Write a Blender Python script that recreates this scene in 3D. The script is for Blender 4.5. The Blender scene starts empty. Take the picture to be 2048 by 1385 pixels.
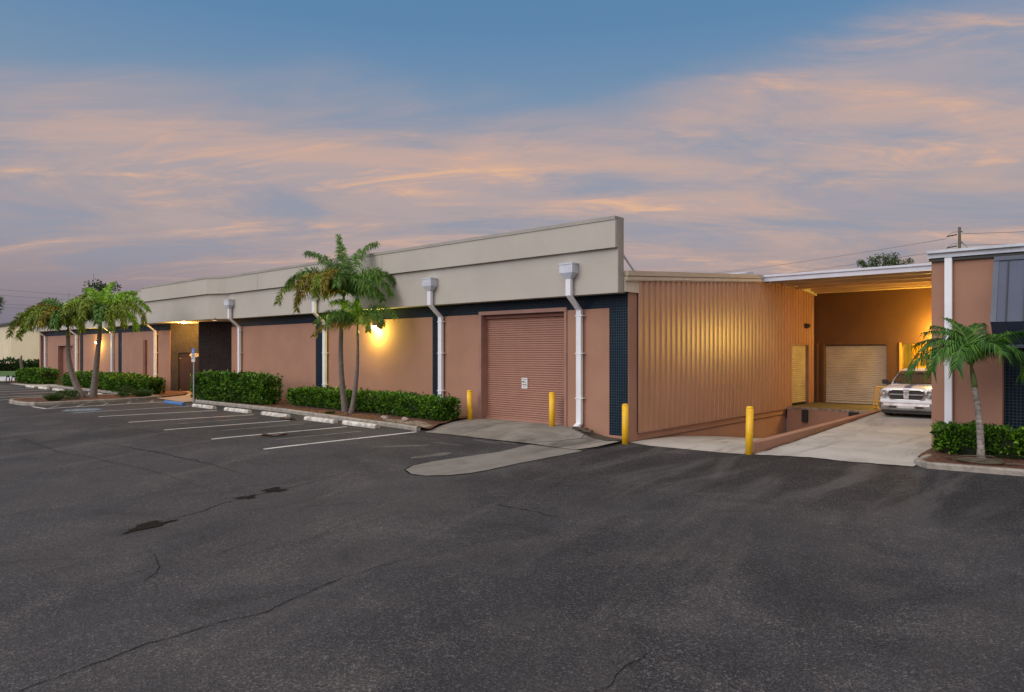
import bpy, bmesh, math, random
from mathutils import Vector, Matrix, noise
R = math.radians
random.seed(7)
sc = bpy.context.scene
COL = sc.collection

# ------------------------------------------------------------------ camera
cd = bpy.data.cameras.new('camera'); cam = bpy.data.objects.new('camera', cd); COL.objects.link(cam)
cam.location = (0, 0, 2.5)
YAW = math.atan2(1384, 1559)
cam.rotation_euler = (R(90), 0, YAW)
cd.sensor_width = 36.0; cd.lens = 36.0 * 1384 / 2048; cd.shift_y = 12.5 / 2048
cd.clip_start = 0.05; cd.clip_end = 2000
sc.camera = cam
SA, CA = math.sin(YAW), math.cos(YAW)
RIGHT = Vector((CA, SA, 0)); FWD = Vector((-SA, CA, 0))     # picture-right and into-the-picture, used for wind/lean directions

# ------------------------------------------------------------------ render / exposure
sc.view_settings.view_transform = 'Standard'; sc.view_settings.look = 'None'
sc.view_settings.exposure = 0.0; sc.view_settings.gamma = 1.0
sc.render.engine = 'CYCLES'
sc.cycles.max_bounces = 6; sc.cycles.diffuse_bounces = 3; sc.cycles.glossy_bounces = 3
sc.cycles.sample_clamp_indirect = 4.0
sc.cycles.use_denoising = True
SUN_EL, SUN_AZ = R(16), R(200)

# ------------------------------------------------------------------ node helpers
class NT:
    def __init__(s, nt):
        s.nt = nt; s.n = nt.nodes; s.l = nt.links; s.n.clear()
    def add(s, t, **kw):
        nd = s.n.new(t)
        for k, v in kw.items(): setattr(nd, k, v)
        return nd
    def put(s, sock, v):
        if hasattr(v, 'is_output') or hasattr(v, 'links'): s.l.new(v, sock)
        elif v is not None: sock.default_value = v
    def math(s, op, a, b=None, c=None, clamp=False):
        nd = s.add('ShaderNodeMath', operation=op, use_clamp=clamp)
        for i, v in enumerate((a, b, c)):
            if v is not None: s.put(nd.inputs[i], v)
        return nd.outputs[0]
    def vmath(s, op, a, b=None):
        nd = s.add('ShaderNodeVectorMath', operation=op)
        s.put(nd.inputs[0], a)
        if b is not None: s.put(nd.inputs[1], b)
        return nd.outputs['Value'] if op in ('DOT_PRODUCT', 'LENGTH') else nd.outputs[0]
    def xyz(s, v):
        nd = s.add('ShaderNodeSeparateXYZ'); s.put(nd.inputs[0], v); return nd.outputs
    def comb(s, x, y, z):
        nd = s.add('ShaderNodeCombineXYZ')
        for i, v in enumerate((x, y, z)): s.put(nd.inputs[i], v)
        return nd.outputs[0]
    def noise(s, vec, scale, detail=3, rough=.5, dist=0):
        nd = s.add('ShaderNodeTexNoise'); s.put(nd.inputs['Vector'], vec)
        nd.inputs['Scale'].default_value = scale; nd.inputs['Detail'].default_value = detail
        nd.inputs['Roughness'].default_value = rough; nd.inputs['Distortion'].default_value = dist
        return nd.outputs[0]
    def ramp(s, v, a, b, lo=0., hi=1.):
        nd = s.add('ShaderNodeMapRange'); nd.interpolation_type = 'SMOOTHSTEP'
        s.put(nd.inputs[0], v); nd.inputs[1].default_value = a; nd.inputs[2].default_value = b
        nd.inputs[3].default_value = lo; nd.inputs[4].default_value = hi
        return nd.outputs[0]
    def mix(s, f, a, b, mode='MIX'):
        nd = s.add('ShaderNodeMix', data_type='RGBA', blend_type=mode)
        s.put(nd.inputs[0], f); s.put(nd.inputs[6], c4(a)); s.put(nd.inputs[7], c4(b))
        return nd.outputs[2]
    def colramp(s, v, pts):
        nd = s.add('ShaderNodeValToRGB'); s.put(nd.inputs[0], v)
        e = nd.color_ramp.elements
        while len(e) < len(pts): e.new(.5)
        for i, (p, c) in enumerate(pts): e[i].position = p; e[i].color = c4(c)
        return nd.outputs[0]
    def bump(s, h, strength, dist=.01):
        nd = s.add('ShaderNodeBump'); nd.inputs['Strength'].default_value = strength
        nd.inputs['Distance'].default_value = dist; s.put(nd.inputs['Height'], h)
        return nd.outputs[0]
def c4(c):
    if hasattr(c, 'links'): return c
    return tuple(c) + (1,) if len(c) == 3 else tuple(c)
def srgb(r, g, b):
    f = lambda x: x / 12.92 if x <= .04045 else ((x + .055) / 1.055) ** 2.4
    return (f(r / 255), f(g / 255), f(b / 255))

# ------------------------------------------------------------------ world: dusk sky with lit cirrus
w = bpy.data.worlds.new('World'); sc.world = w; w.use_nodes = True
T = NT(w.node_tree)
tc = T.add('ShaderNodeTexCoord'); d = tc.outputs['Generated']
dx, dy, dz = T.xyz(d)
right = T.vmath('DOT_PRODUCT', d, tuple(RIGHT)); fwd = T.vmath('DOT_PRODUCT', d, tuple(FWD))
el = T.math('MAXIMUM', dz, 0.0)
grad = T.colramp(el, [(0.0, srgb(112, 116, 132)), (0.035, srgb(122, 118, 132)), (0.085, srgb(143, 131, 140)), (0.16, srgb(162, 150, 153)),
                      (0.25, srgb(150, 152, 164)), (0.34, srgb(116, 143, 172)), (0.42, srgb(93, 133, 172)), (0.7, srgb(70, 112, 160))])
# cloud sheet: project direction on a high plane
inv = T.math('DIVIDE', 1.0, T.math('ADD', el, .16))
u = T.math('MULTIPLY', right, inv); v = T.math('MULTIPLY', fwd, inv)
P1 = T.comb(T.math('MULTIPLY', u, .75), T.math('MULTIPLY', v, 1.5), 3.3)
n1 = T.noise(P1, 1.25, 6, .62, .55)
P2 = T.comb(T.math('ADD', T.math('MULTIPLY', u, 1.1), T.math('MULTIPLY', v, .5)), T.math('MULTIPLY', v, 3.0), 8.1)
n2 = T.noise(P2, 1.6, 8, .66, .9)
n3 = T.noise(T.comb(u, v, 5.5), .65, 3, .5, .3)
# the bank stands higher towards picture-right
bank_hi = T.math('SUBTRACT', T.math('ADD', T.math('MULTIPLY', right, .10), .315), T.math('MULTIPLY', T.math('SUBTRACT', n3, .5), -.30))
top = T.math('SUBTRACT', 1.0, T.ramp(T.math('SUBTRACT', el, bank_hi), -.045, .07))
low = T.ramp(el, .05, .15)
band = T.math('MULTIPLY', top, low)
veil = T.math('MULTIPLY', T.ramp(n1, .30, .66), band)
wisp = T.math('MULTIPLY', T.ramp(n2, .47, .68), T.math('MULTIPLY', T.ramp(n1, .40, .60), band))
mauve = srgb(182, 163, 162); peach = srgb(214, 172, 148); gold = srgb(234, 184, 142)
nb = T.noise(T.comb(T.math('ADD', T.math('MULTIPLY', u, .55), T.math('MULTIPLY', v, .25)), T.math('MULTIPLY', v, 1.7), 2.2), 1.35, 5, .55, .6)
peachy = T.math('MULTIPLY', T.ramp(nb, .42, .62), T.math('MULTIPLY', band, T.ramp(T.math('ADD', el, T.math('MULTIPLY', right, .10)), .13, .24)))
c = T.mix(T.math('MULTIPLY', veil, .70), grad, mauve)
c = T.mix(T.math('MULTIPLY', peachy, .46), c, peach)
c = T.mix(T.math('MULTIPLY', wisp, .85), c, T.mix(T.ramp(n2, .55, .75), peach, gold))
grey = T.math('MULTIPLY', T.ramp(n1, .52, .36), T.math('MULTIPLY', band, .62))
c = T.mix(grey, c, srgb(138, 148, 168))
# physical sky keeps a small share of the light
sky = T.add('ShaderNodeTexSky'); sky.sky_type = 'NISHITA'; sky.sun_disc = False
sky.sun_elevation = SUN_EL; sky.sun_rotation = SUN_AZ; sky.air_density = 1.2; sky.dust_density = 2.0
skyl = T.vmath('SCALE', sky.outputs[0]); skyl.node.inputs['Scale'].default_value = .004
# brighter western half of the sky (behind the photographer)
west = T.math('ADD', T.math('MULTIPLY', fwd, -.80), T.math('MULTIPLY', right, -.60))
glow = T.ramp(west, -.1, .95, 1.0, 3.3)
c = T.mix(T.ramp(el, .47, .66), c, (.545, .51, .485))            # high thin overcast, above the picture
warmc = T.mix(T.ramp(T.math('MULTIPLY', fwd, -1.0), -.1, .7), (1, 1, 1), (1.14, 1.05, .92))
hemi = T.vmath('SCALE', T.vmath('MULTIPLY', c, warmc)); T.put(hemi.node.inputs['Scale'], glow)
zen = T.vmath('SCALE', hemi); T.put(zen.node.inputs['Scale'], T.ramp(el, .5, .9, 1.0, 1.25))
tot = T.vmath('ADD', zen, skyl)
below = T.mix(T.ramp(dz, -.03, 0.0), (.05, .05, .055), tot)
bg = T.add('ShaderNodeBackground'); T.put(bg.inputs[0], below); bg.inputs[1].default_value = 1.0
o = T.add('ShaderNodeOutputWorld'); T.l.new(bg.outputs[0], o.inputs[0])

# one soft sun: low, veiled, behind the photographer
sd = bpy.data.lights.new('sun', 'SUN'); sun = bpy.data.objects.new('sun', sd); COL.objects.link(sun)
sd.energy = 0.95; sd.angle = R(28); sd.color = (1.0, .93, .86)
sv = -(FWD * math.cos(SUN_EL) * .75 + RIGHT * 1.0) + Vector((0, 0, math.sin(R(34))))
sun.rotation_euler = sv.normalized().to_track_quat('Z', 'Y').to_euler()

# ------------------------------------------------------------------ materials
MATS = {}
def newmat(name):
    m = bpy.data.materials.new(name); m.use_nodes = True; t = NT(m.node_tree)
    b = t.add('ShaderNodeBsdfPrincipled'); o = t.add('ShaderNodeOutputMaterial'); t.l.new(b.outputs[0], o.inputs[0])
    t.b = b; MATS[name] = m
    return m, t
def pos(t): return t.add('ShaderNodeNewGeometry').outputs['Position']
def simple(name, c1, rough=.6, c2=None, scale=2., bump=0., bscale=60., metal=0., spec=.5, streak=False, coat=0.):
    m, t = newmat(name); p = pos(t)
    if c2 is None: c2 = tuple(x * .82 for x in c1)
    n = t.noise(p, scale, 5, .6)
    if streak:                                   # rain streaks: stretched along z
        q = t.vmath('MULTIPLY', p, (3.5, 3.5, .25)); n = t.math('ADD', t.math('MULTIPLY', n, .5), t.math('MULTIPLY', t.noise(q, 1.3, 4, .6), .5))
    t.put(t.b.inputs['Base Color'], t.mix(t.ramp(n, .36, .68), c1, c2))
    t.b.inputs['Roughness'].default_value = rough; t.b.inputs['Metallic'].default_value = metal
    t.b.inputs['Specular IOR Level'].default_value = spec; t.b.inputs['Coat Weight'].default_value = coat
    if bump: t.put(t.b.inputs['Normal'], t.bump(t.noise(p, bscale, 4, .6), bump, .01))
    return m
def emit(name, col, s):
    m, t = newmat(name); t.b.inputs['Base Color'].default_value = (.8, .8, .8, 1)
    t.b.inputs['Emission Color'].default_value = c4(col); t.b.inputs['Emission Strength'].default_value = s
    return m

simple('stucco_pink', (.362, .194, .132), .85, (.318, .170, .116), .75, .5, 30)
simple('stucco_pink_dark', (.30, .165, .12), .85, None, 1.5, .3, 45)
simple('stucco_grey', (.455, .43, .385), .85, (.425, .40, .357), .6, .25, 40)
simple('coping', (.34, .32, .29), .6, None, .7)
simple('trim_cream', (.62, .56, .47), .6, (.5, .44, .36), 1.6, streak=True)
simple('trim_tan', (.50, .43, .34), .6, (.44, .37, .29), .8)
simple('white_paint', (.78, .81, .86), .45, (.68, .70, .75), 1.5, streak=True)
simple('white_grey_metal', (.56, .60, .68), .5, (.42, .45, .52), 1.2)
simple('canopy_white', (.58, .60, .68), .5, (.5, .52, .6), .6)
simple('canopy_soffit', (.60, .46, .30), .6, None, .8)
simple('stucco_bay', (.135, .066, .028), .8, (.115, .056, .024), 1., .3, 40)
simple('roof_grey', (.35, .35, .36), .8)
simple('door_rose', (.40, .215, .155), .42, (.36, .19, .145), 1.6, streak=True)
simple('door_cream', (.60, .55, .47), .42, (.48, .43, .36), 1.1)
simple('frame_rose', (.33, .18, .14), .6)
simple('siding', (.42, .215, .130), .37, (.35, .18, .108), .8, .10, 6, spec=1.0, streak=True)
simple('brown_paint', (.20, .075, .05), .6)
simple('black', (.012, .012, .013), .5)
simple('rubber', (.018, .018, .018), .75)
simple('dark_metal', (.05, .05, .05), .5, metal=.3)
simple('black_frame', (.02, .012, .01), .4)
simple('brass', (.75, .55, .25), .3, metal=.8)
simple('steel', (.45, .46, .47), .4, metal=.7)
simple('galv', (.30, .31, .32), .5, metal=.4)
simple('yellow', (.86, .50, .015), .42, (.74, .42, .015), 7., .06, 30)
simple('yellow_rack', (.80, .46, .03), .5)
simple('cream_wall', (.66, .57, .42), .85, (.58, .49, .35), .25, .1, 20)
simple('store_wall', (.62, .52, .30), .8)
simple('mulch', (.085, .030, .016), .95, (.16, .075, .045), 14., .9, 40)
simple('soil', (.055, .042, .032), .95, (.10, .08, .06), 9., .8, 40)
simple('sand', (.32, .26, .21), .95, (.18, .12, .09), 5., .6, 40)
simple('grass_mat', (.075, .16, .022), .9, (.05, .11, .02), 6., .6, 40)
simple('conc_white', (.62, .63, .66), .8, (.5, .5, .52), 1.)
simple('kerb_mat', (.34, .31, .27), .85, (.20, .185, .165), 3.5, .4, 30)
simple('rock', (.38, .31, .27), .85, (.25, .2, .17), 8., .5, 30)
simple('blue_paint', (.045, .17, .42), .6, (.06, .15, .33), 7.)
simple('stop_white', (.70, .68, .63), .75, (.34, .31, .28), 5.5, .4, 30)
simple('sign_blue', (.02, .14, .55), .4)
simple('sign_white', (.75, .75, .74), .5)
simple('sign_green', (.1, .3, .22), .5)
simple('mansard', (.052, .068, .125), .5, (.042, .055, .105), 1.2, .05, 9)
simple('mansard_seam_shade', (.022, .027, .045), .6)  # seam colour darkened to stand in for shadow lines
simple('mansard_rim', (.085, .105, .155), .5)
simple('wood_pole', (.12, .11, .075), .9, (.07, .065, .045), 8.)
simple('cable_mat', (.22, .21, .24), .8)
simple('hose_mat', (.10, .085, .055), .5)
simple('dry_frond', (.17, .10, .065), .8, (.10, .06, .04), 10.)
simple('dry_leaf', (.13, .055, .03), .8, (.05, .03, .02), 20.)
simple('car_white', (.86, .88, .95), .30, (.84, .86, .93), 1., spec=.4, coat=.5)
simple('car_blue', (.01, .10, .55), .3, coat=.6)
simple('chrome', (.72, .72, .73), .16, (.7, .7, .7), 1., metal=1.)
simple('chrome_dull', (.66, .66, .67), .30, (.38, .38, .39), 3., metal=1.)
simple('glass_dark', (.035, .04, .045), .06, spec=.8)
simple('lens', (.42, .43, .45), .10, (.10, .10, .10), 14., spec=.9)
simple('plate', (.55, .57, .58), .5)
simple('amber', (.6, .2, .02), .3)
simple('trunk_grey', (.23, .19, .165), .9, (.15, .12, .10), 9., .7, 30)
simple('bark', (.11, .085, .06), .9, (.07, .055, .04), 8., .7, 30)
simple('crownshaft_mat', (.16, .22, .05), .5, (.10, .17, .04), 6.)
simple('tail_dirt', (.03, .028, .025), .9)
emit('lamp_yellow', (1, .86, .42), 28)
emit('lamp_orange', (1, .60, .18), 30)
emit('lamp_dim', (1, .72, .4), 1.1)
simple('digit_tan', (.60, .50, .42), .5)  # plain brassy tan house number, not emissive

# ringed palm trunk
def trunk_mat(name, a, b, pitch):
    m, t = newmat(name); p = pos(t); x, y, z = t.xyz(p)
    ph = t.math('MULTIPLY', t.math('ADD', z, t.math('MULTIPLY', t.noise(p, 6, 3), .04)), 6.2832 / pitch)
    s = t.math('SINE', ph)
    n = t.noise(p, 11, 4, .65)
    c = t.mix(t.ramp(n, .3, .7), a, b)
    c = t.mix(t.ramp(s, .80, .99, 0, .42), c, tuple(q * .42 for q in b))
    t.put(t.b.inputs['Base Color'], c); t.b.inputs['Roughness'].default_value = .9
    t.put(t.b.inputs['Normal'], t.bump(t.math('ADD', n, t.math('MULTIPLY', s, -.3)), .4, .012))
trunk_mat('trunk_ring', (.20, .17, .155), (.12, .10, .09), .075)
trunk_mat('trunk_pale', (.36, .33, .30), (.12, .10, .085), .11)

# glazed mosaic tile
def tile_mat(name, ca, cb, mortar, size=.075, rough=.25):
    m, t = newmat(name); g = t.add('ShaderNodeNewGeometry')
    tan = t.vmath('CROSS_PRODUCT', g.outputs['True Normal'], (0, 0, 1))
    u_ = t.vmath('DOT_PRODUCT', tan, g.outputs['Position']); z = t.xyz(g.outputs['Position'])[2]
    vec = t.comb(u_, z, 0)
    br = t.add('ShaderNodeTexBrick', offset=0., squash=1.); t.put(br.inputs['Vector'], vec)
    br.inputs['Color1'].default_value = c4(ca); br.inputs['Color2'].default_value = c4(cb); br.inputs['Mortar'].default_value = c4(mortar)
    br.inputs['Scale'].default_value = 1.; br.inputs['Brick Width'].default_value = size; br.inputs['Row Height'].default_value = size
    br.inputs['Mortar Size'].default_value = .0055; br.inputs['Mortar Smooth'].default_value = .2; br.inputs['Bias'].default_value = 0
    n = t.noise(g.outputs['Position'], 1.2, 4, .6)
    t.put(t.b.inputs['Base Color'], t.mix(t.ramp(n, .4, .7, 0, .4), br.outputs[0], tuple(q * 1.4 + .004 for q in ca)))
    t.put(t.b.inputs['Roughness'], t.ramp(br.outputs['Fac'], 0, 1, rough, .85)); t.b.inputs['IOR'].default_value = 1.35
    t.b.inputs['Specular IOR Level'].default_value = .12
    t.put(t.b.inputs['Normal'], t.bump(t.math('SUBTRACT', 1., br.outputs['Fac']), .5, .004))
tile_mat('tile_navy', (.006, .014, .027), (.010, .021, .036), (.035, .048, .062))
tile_mat('tile_brown', (.045, .041, .042), (.068, .060, .058), (.014, .012, .012))
tile_mat('tile_navy_bright', (.004, .013, .026), (.008, .020, .034), (.065, .085, .095))

# asphalt
m, t = newmat('asphalt'); p = pos(t); x, y, z = t.xyz(p)
big = t.noise(p, .13, 4, .6, .6); mid = t.noise(p, .55, 6, .66, .5); fine = t.noise(p, 34, 3, .78); patch = t.noise(t.vmath('MULTIPLY', p, (1.3, .8, 1)), .34, 3, .5, 1.2)
streakv = t.noise(t.vmath('MULTIPLY', p, (1.1, .16, 1)), .9, 5, .6, .5)
diag = t.noise(t.vmath('MULTIPLY', t.comb(t.math('ADD', x, t.math('MULTIPLY', y, .25)), t.math('SUBTRACT', y, x), 0), (1.0, .10, 1)), .8, 5, .62, .6)
vo = t.add('ShaderNodeTexVoronoi'); t.put(vo.inputs['Vector'], p); vo.inputs['Scale'].default_value = 95
vc = t.xyz(vo.outputs['Color'])[0]
vo2 = t.add('ShaderNodeTexVoronoi'); t.put(vo2.inputs['Vector'], p); vo2.inputs['Scale'].default_value = 52
vc2 = t.xyz(vo2.outputs['Color'])[1]
c = t.mix(t.ramp(big, .36, .64), (.026, .0265, .034), (.054, .0535, .063))
c = t.mix(t.ramp(patch, .50, .58, 0, .38), c, (.070, .065, .067))
c = t.mix(t.ramp(patch, .40, .36, 0, .42), c, (.022, .0215, .025))
c = t.mix(t.ramp(mid, .50, .70, 0, .60), c, (.085, .080, .080))
c = t.mix(t.ramp(mid, .44, .30, 0, .55), c, (.019, .0185, .021))
near = t.math('MULTIPLY', t.ramp(y, 9.5, 14.0), t.ramp(x, -11.6, -10.0))        # newer seal coat by the driveway
c = t.mix(t.math('MULTIPLY', near, .88), c, t.mix(t.ramp(streakv, .44, .62), (.012, .0125, .016), (.078, .075, .079)))
old = t.math('MULTIPLY', t.ramp(x, -13, -18), t.ramp(y, 6.5, 8.5))               # older bay paving
c = t.mix(t.math('MULTIPLY', old, .5), c, (.034, .033, .035))
c = t.mix(t.math('MULTIPLY', t.ramp(diag, .55, .70), .50), c, (.115, .108, .103))
c = t.mix(t.math('MULTIPLY', t.ramp(diag, .42, .30), .45), c, (.017, .017, .020))
amp = t.ramp(mid, .35, .7, .20, .50)
c = t.mix(t.math('MULTIPLY', t.ramp(vc, .66, 1.), amp), c, (.23, .22, .225))
c = t.mix(t.math('MULTIPLY', t.ramp(vc2, .84, 1.), amp), c, (.27, .26, .255))
c = t.mix(t.ramp(vc, .36, .0, 0, .62), c, (.009, .009, .010))
c = t.mix(t.ramp(fine, .52, .72, 0, .30), c, (.10, .096, .10))
red = t.math('MULTIPLY', t.ramp(t.noise(p, .55, 4, .6, .8), .56, .64), t.math('MULTIPLY', t.ramp(x, -15.0, -18.5), t.math('MULTIPLY', t.ramp(y, 9.0, 9.9), t.ramp(y, 12.2, 11.2))))
c = t.mix(t.math('MULTIPLY', red, t.ramp(fine, .30, .62, 0, .85)), c, (.10, .030, .020))
t.put(t.b.inputs['Base Color'], c)
t.b.inputs['Roughness'].default_value = .88; t.b.inputs['Specular IOR Level'].default_value = .25
t.put(t.b.inputs['Normal'], t.bump(t.math('ADD', t.math('MULTIPLY', vc, .6), fine), .8, .010))

simple('crack_mat', (.014, .0135, .014), .95, spec=.05)
simple('oil_mat', (.014, .013, .012), .9, (.026, .024, .022), 16., spec=.05)

def concrete(name, a, b, stain, joints=None):
    m, t = newmat(name); p = pos(t); x, y, z = t.xyz(p)
    n = t.noise(p, .8, 6, .62, .4); f = t.noise(p, 45, 3, .7); s = t.noise(t.vmath('MULTIPLY', p, (1.6, .35, 1)), .9, 6, .65, .8)
    c = t.mix(t.ramp(n, .35, .66), a, b)
    c = t.mix(t.ramp(s, .50, .72, 0, .75), c, stain)
    c = t.mix(t.ramp(f, .56, .72, 0, .3), c, tuple(q * .5 for q in a))
    if joints:
        ax, ay = joints
        for co, pitch, off in ((x, ax, 0.35), (y, ay, .1)):
            if pitch:
                q = t.math('ABSOLUTE', t.math('SUBTRACT', t.math('FRACT', t.math('DIVIDE', t.math('ADD', co, off + 100), pitch)), .5))
                c = t.mix(t.ramp(q, .5 - .011 / pitch, .5 - .004 / pitch, 0, .75), c, (.05, .045, .04))
    vo = t.add('ShaderNodeTexVoronoi', feature='DISTANCE_TO_EDGE'); vo.inputs['Scale'].default_value = .38
    t.put(vo.inputs['Vector'], t.vmath('ADD', p, t.vmath('SCALE', t.add('ShaderNodeTexNoise').outputs[1])))
    c = t.mix(t.ramp(vo.outputs[0], .005, .001, 0, .22), c, (.06, .05, .045))
    t.put(t.b.inputs['Base Color'], c); t.b.inputs['Roughness'].default_value = .85
    t.put(t.b.inputs['Normal'], t.bump(t.math('ADD', f, n), .35, .01))
concrete('conc_drive', (.48, .468, .455), (.39, .378, .365), (.27, .26, .248), (0, 3.6))
concrete('conc_apron', (.29, .27, .245), (.18, .168, .152), (.055, .052, .050))
concrete('conc_tongue', (.22, .208, .192), (.18, .17, .158), (.105, .10, .092))
concrete('conc_walk', (.42, .30, .22), (.38, .27, .20), (.30, .22, .17), (1.5, 1.5))
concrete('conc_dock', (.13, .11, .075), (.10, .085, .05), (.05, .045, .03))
concrete('conc_ramp', (.48, .46, .43), (.40, .38, .355), (.12, .08, .06))

# worn road paint
def paint(name, col, wear=.5):
    m, t = newmat(name); p = pos(t)
    n = t.math('ADD', t.math('MULTIPLY', t.noise(p, 22, 4, .7), .6), t.math('MULTIPLY', t.noise(p, 1.7, 4, .6), .4))
    t.put(t.b.inputs['Base Color'], t.mix(t.ramp(n, wear - .06, wear + .06), (.075, .072, .075), col)); t.b.inputs['Roughness'].default_value = .8
paint('line_paint', (.68, .68, .68), .41)
paint('line_faint', (.24, .24, .24), .47)
paint('line_blue', (.13, .20, .30), .50)
paint('line_lightblue', (.40, .46, .55), .45)
paint('chalk', (.20, .19, .185), .55)

# foliage: colour differs from leaf to leaf
def leafmat(name, cols, rough=.45, trans=.18):
    m, t = newmat(name); g = t.add('ShaderNodeNewGeometry'); r = g.outputs['Random Per Island']
    n = t.noise(g.outputs['Position'], 2.2, 2)
    v_ = t.math('ADD', t.math('MULTIPLY', r, .7), t.math('MULTIPLY', n, .3))
    k = len(cols) - 1
    c = t.colramp(v_, [(.08 + .84 * i / k, q) for i, q in enumerate(cols)])
    t.put(t.b.inputs['Base Color'], c); t.b.inputs['Roughness'].default_value = rough
    t.b.inputs['Specular IOR Level'].default_value = .35
    tr = t.add('ShaderNodeBsdfTranslucent'); t.put(tr.inputs[0], c)
    mx = t.add('ShaderNodeMixShader'); mx.inputs[0].default_value = trans
    t.l.new(t.b.outputs[0], mx.inputs[1]); t.l.new(tr.outputs[0], mx.inputs[2])
    out = [q for q in t.n if q.type == 'OUTPUT_MATERIAL'][0]; t.l.new(mx.outputs[0], out.inputs[0])
leafmat('hedge_leaf', [(.008, .028, .004), (.020, .065, .006), (.045, .13, .010), (.12, .29, .016), (.27, .46, .05)], .32, .25)
leafmat('palm_green', [(.028, .085, .014), (.07, .18, .028), (.14, .29, .05), (.26, .42, .10)])
leafmat('palm_olive', [(.06, .11, .012), (.14, .22, .018), (.25, .34, .03), (.38, .48, .06)])
leafmat('palm_gold', [(.085, .085, .010), (.17, .15, .014), (.29, .24, .022), (.40, .34, .045)])
leafmat('palm_fresh', [(.07, .17, .012), (.17, .36, .02), (.30, .54, .04), (.46, .68, .08)])
leafmat('palm_deep', [(.008, .038, .006), (.022, .090, .010), (.055, .18, .016), (.16, .36, .03)], .3)
leafmat('far_leaf', [(.018, .045, .008), (.035, .08, .014), (.06, .12, .02)], .7)
leafmat('bush_leaf', [(.02, .05, .012), (.045, .095, .02), (.09, .15, .035)], .6)
simple('core_dark', (.010, .018, .006), .95, (.014, .022, .008), 6.)

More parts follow.
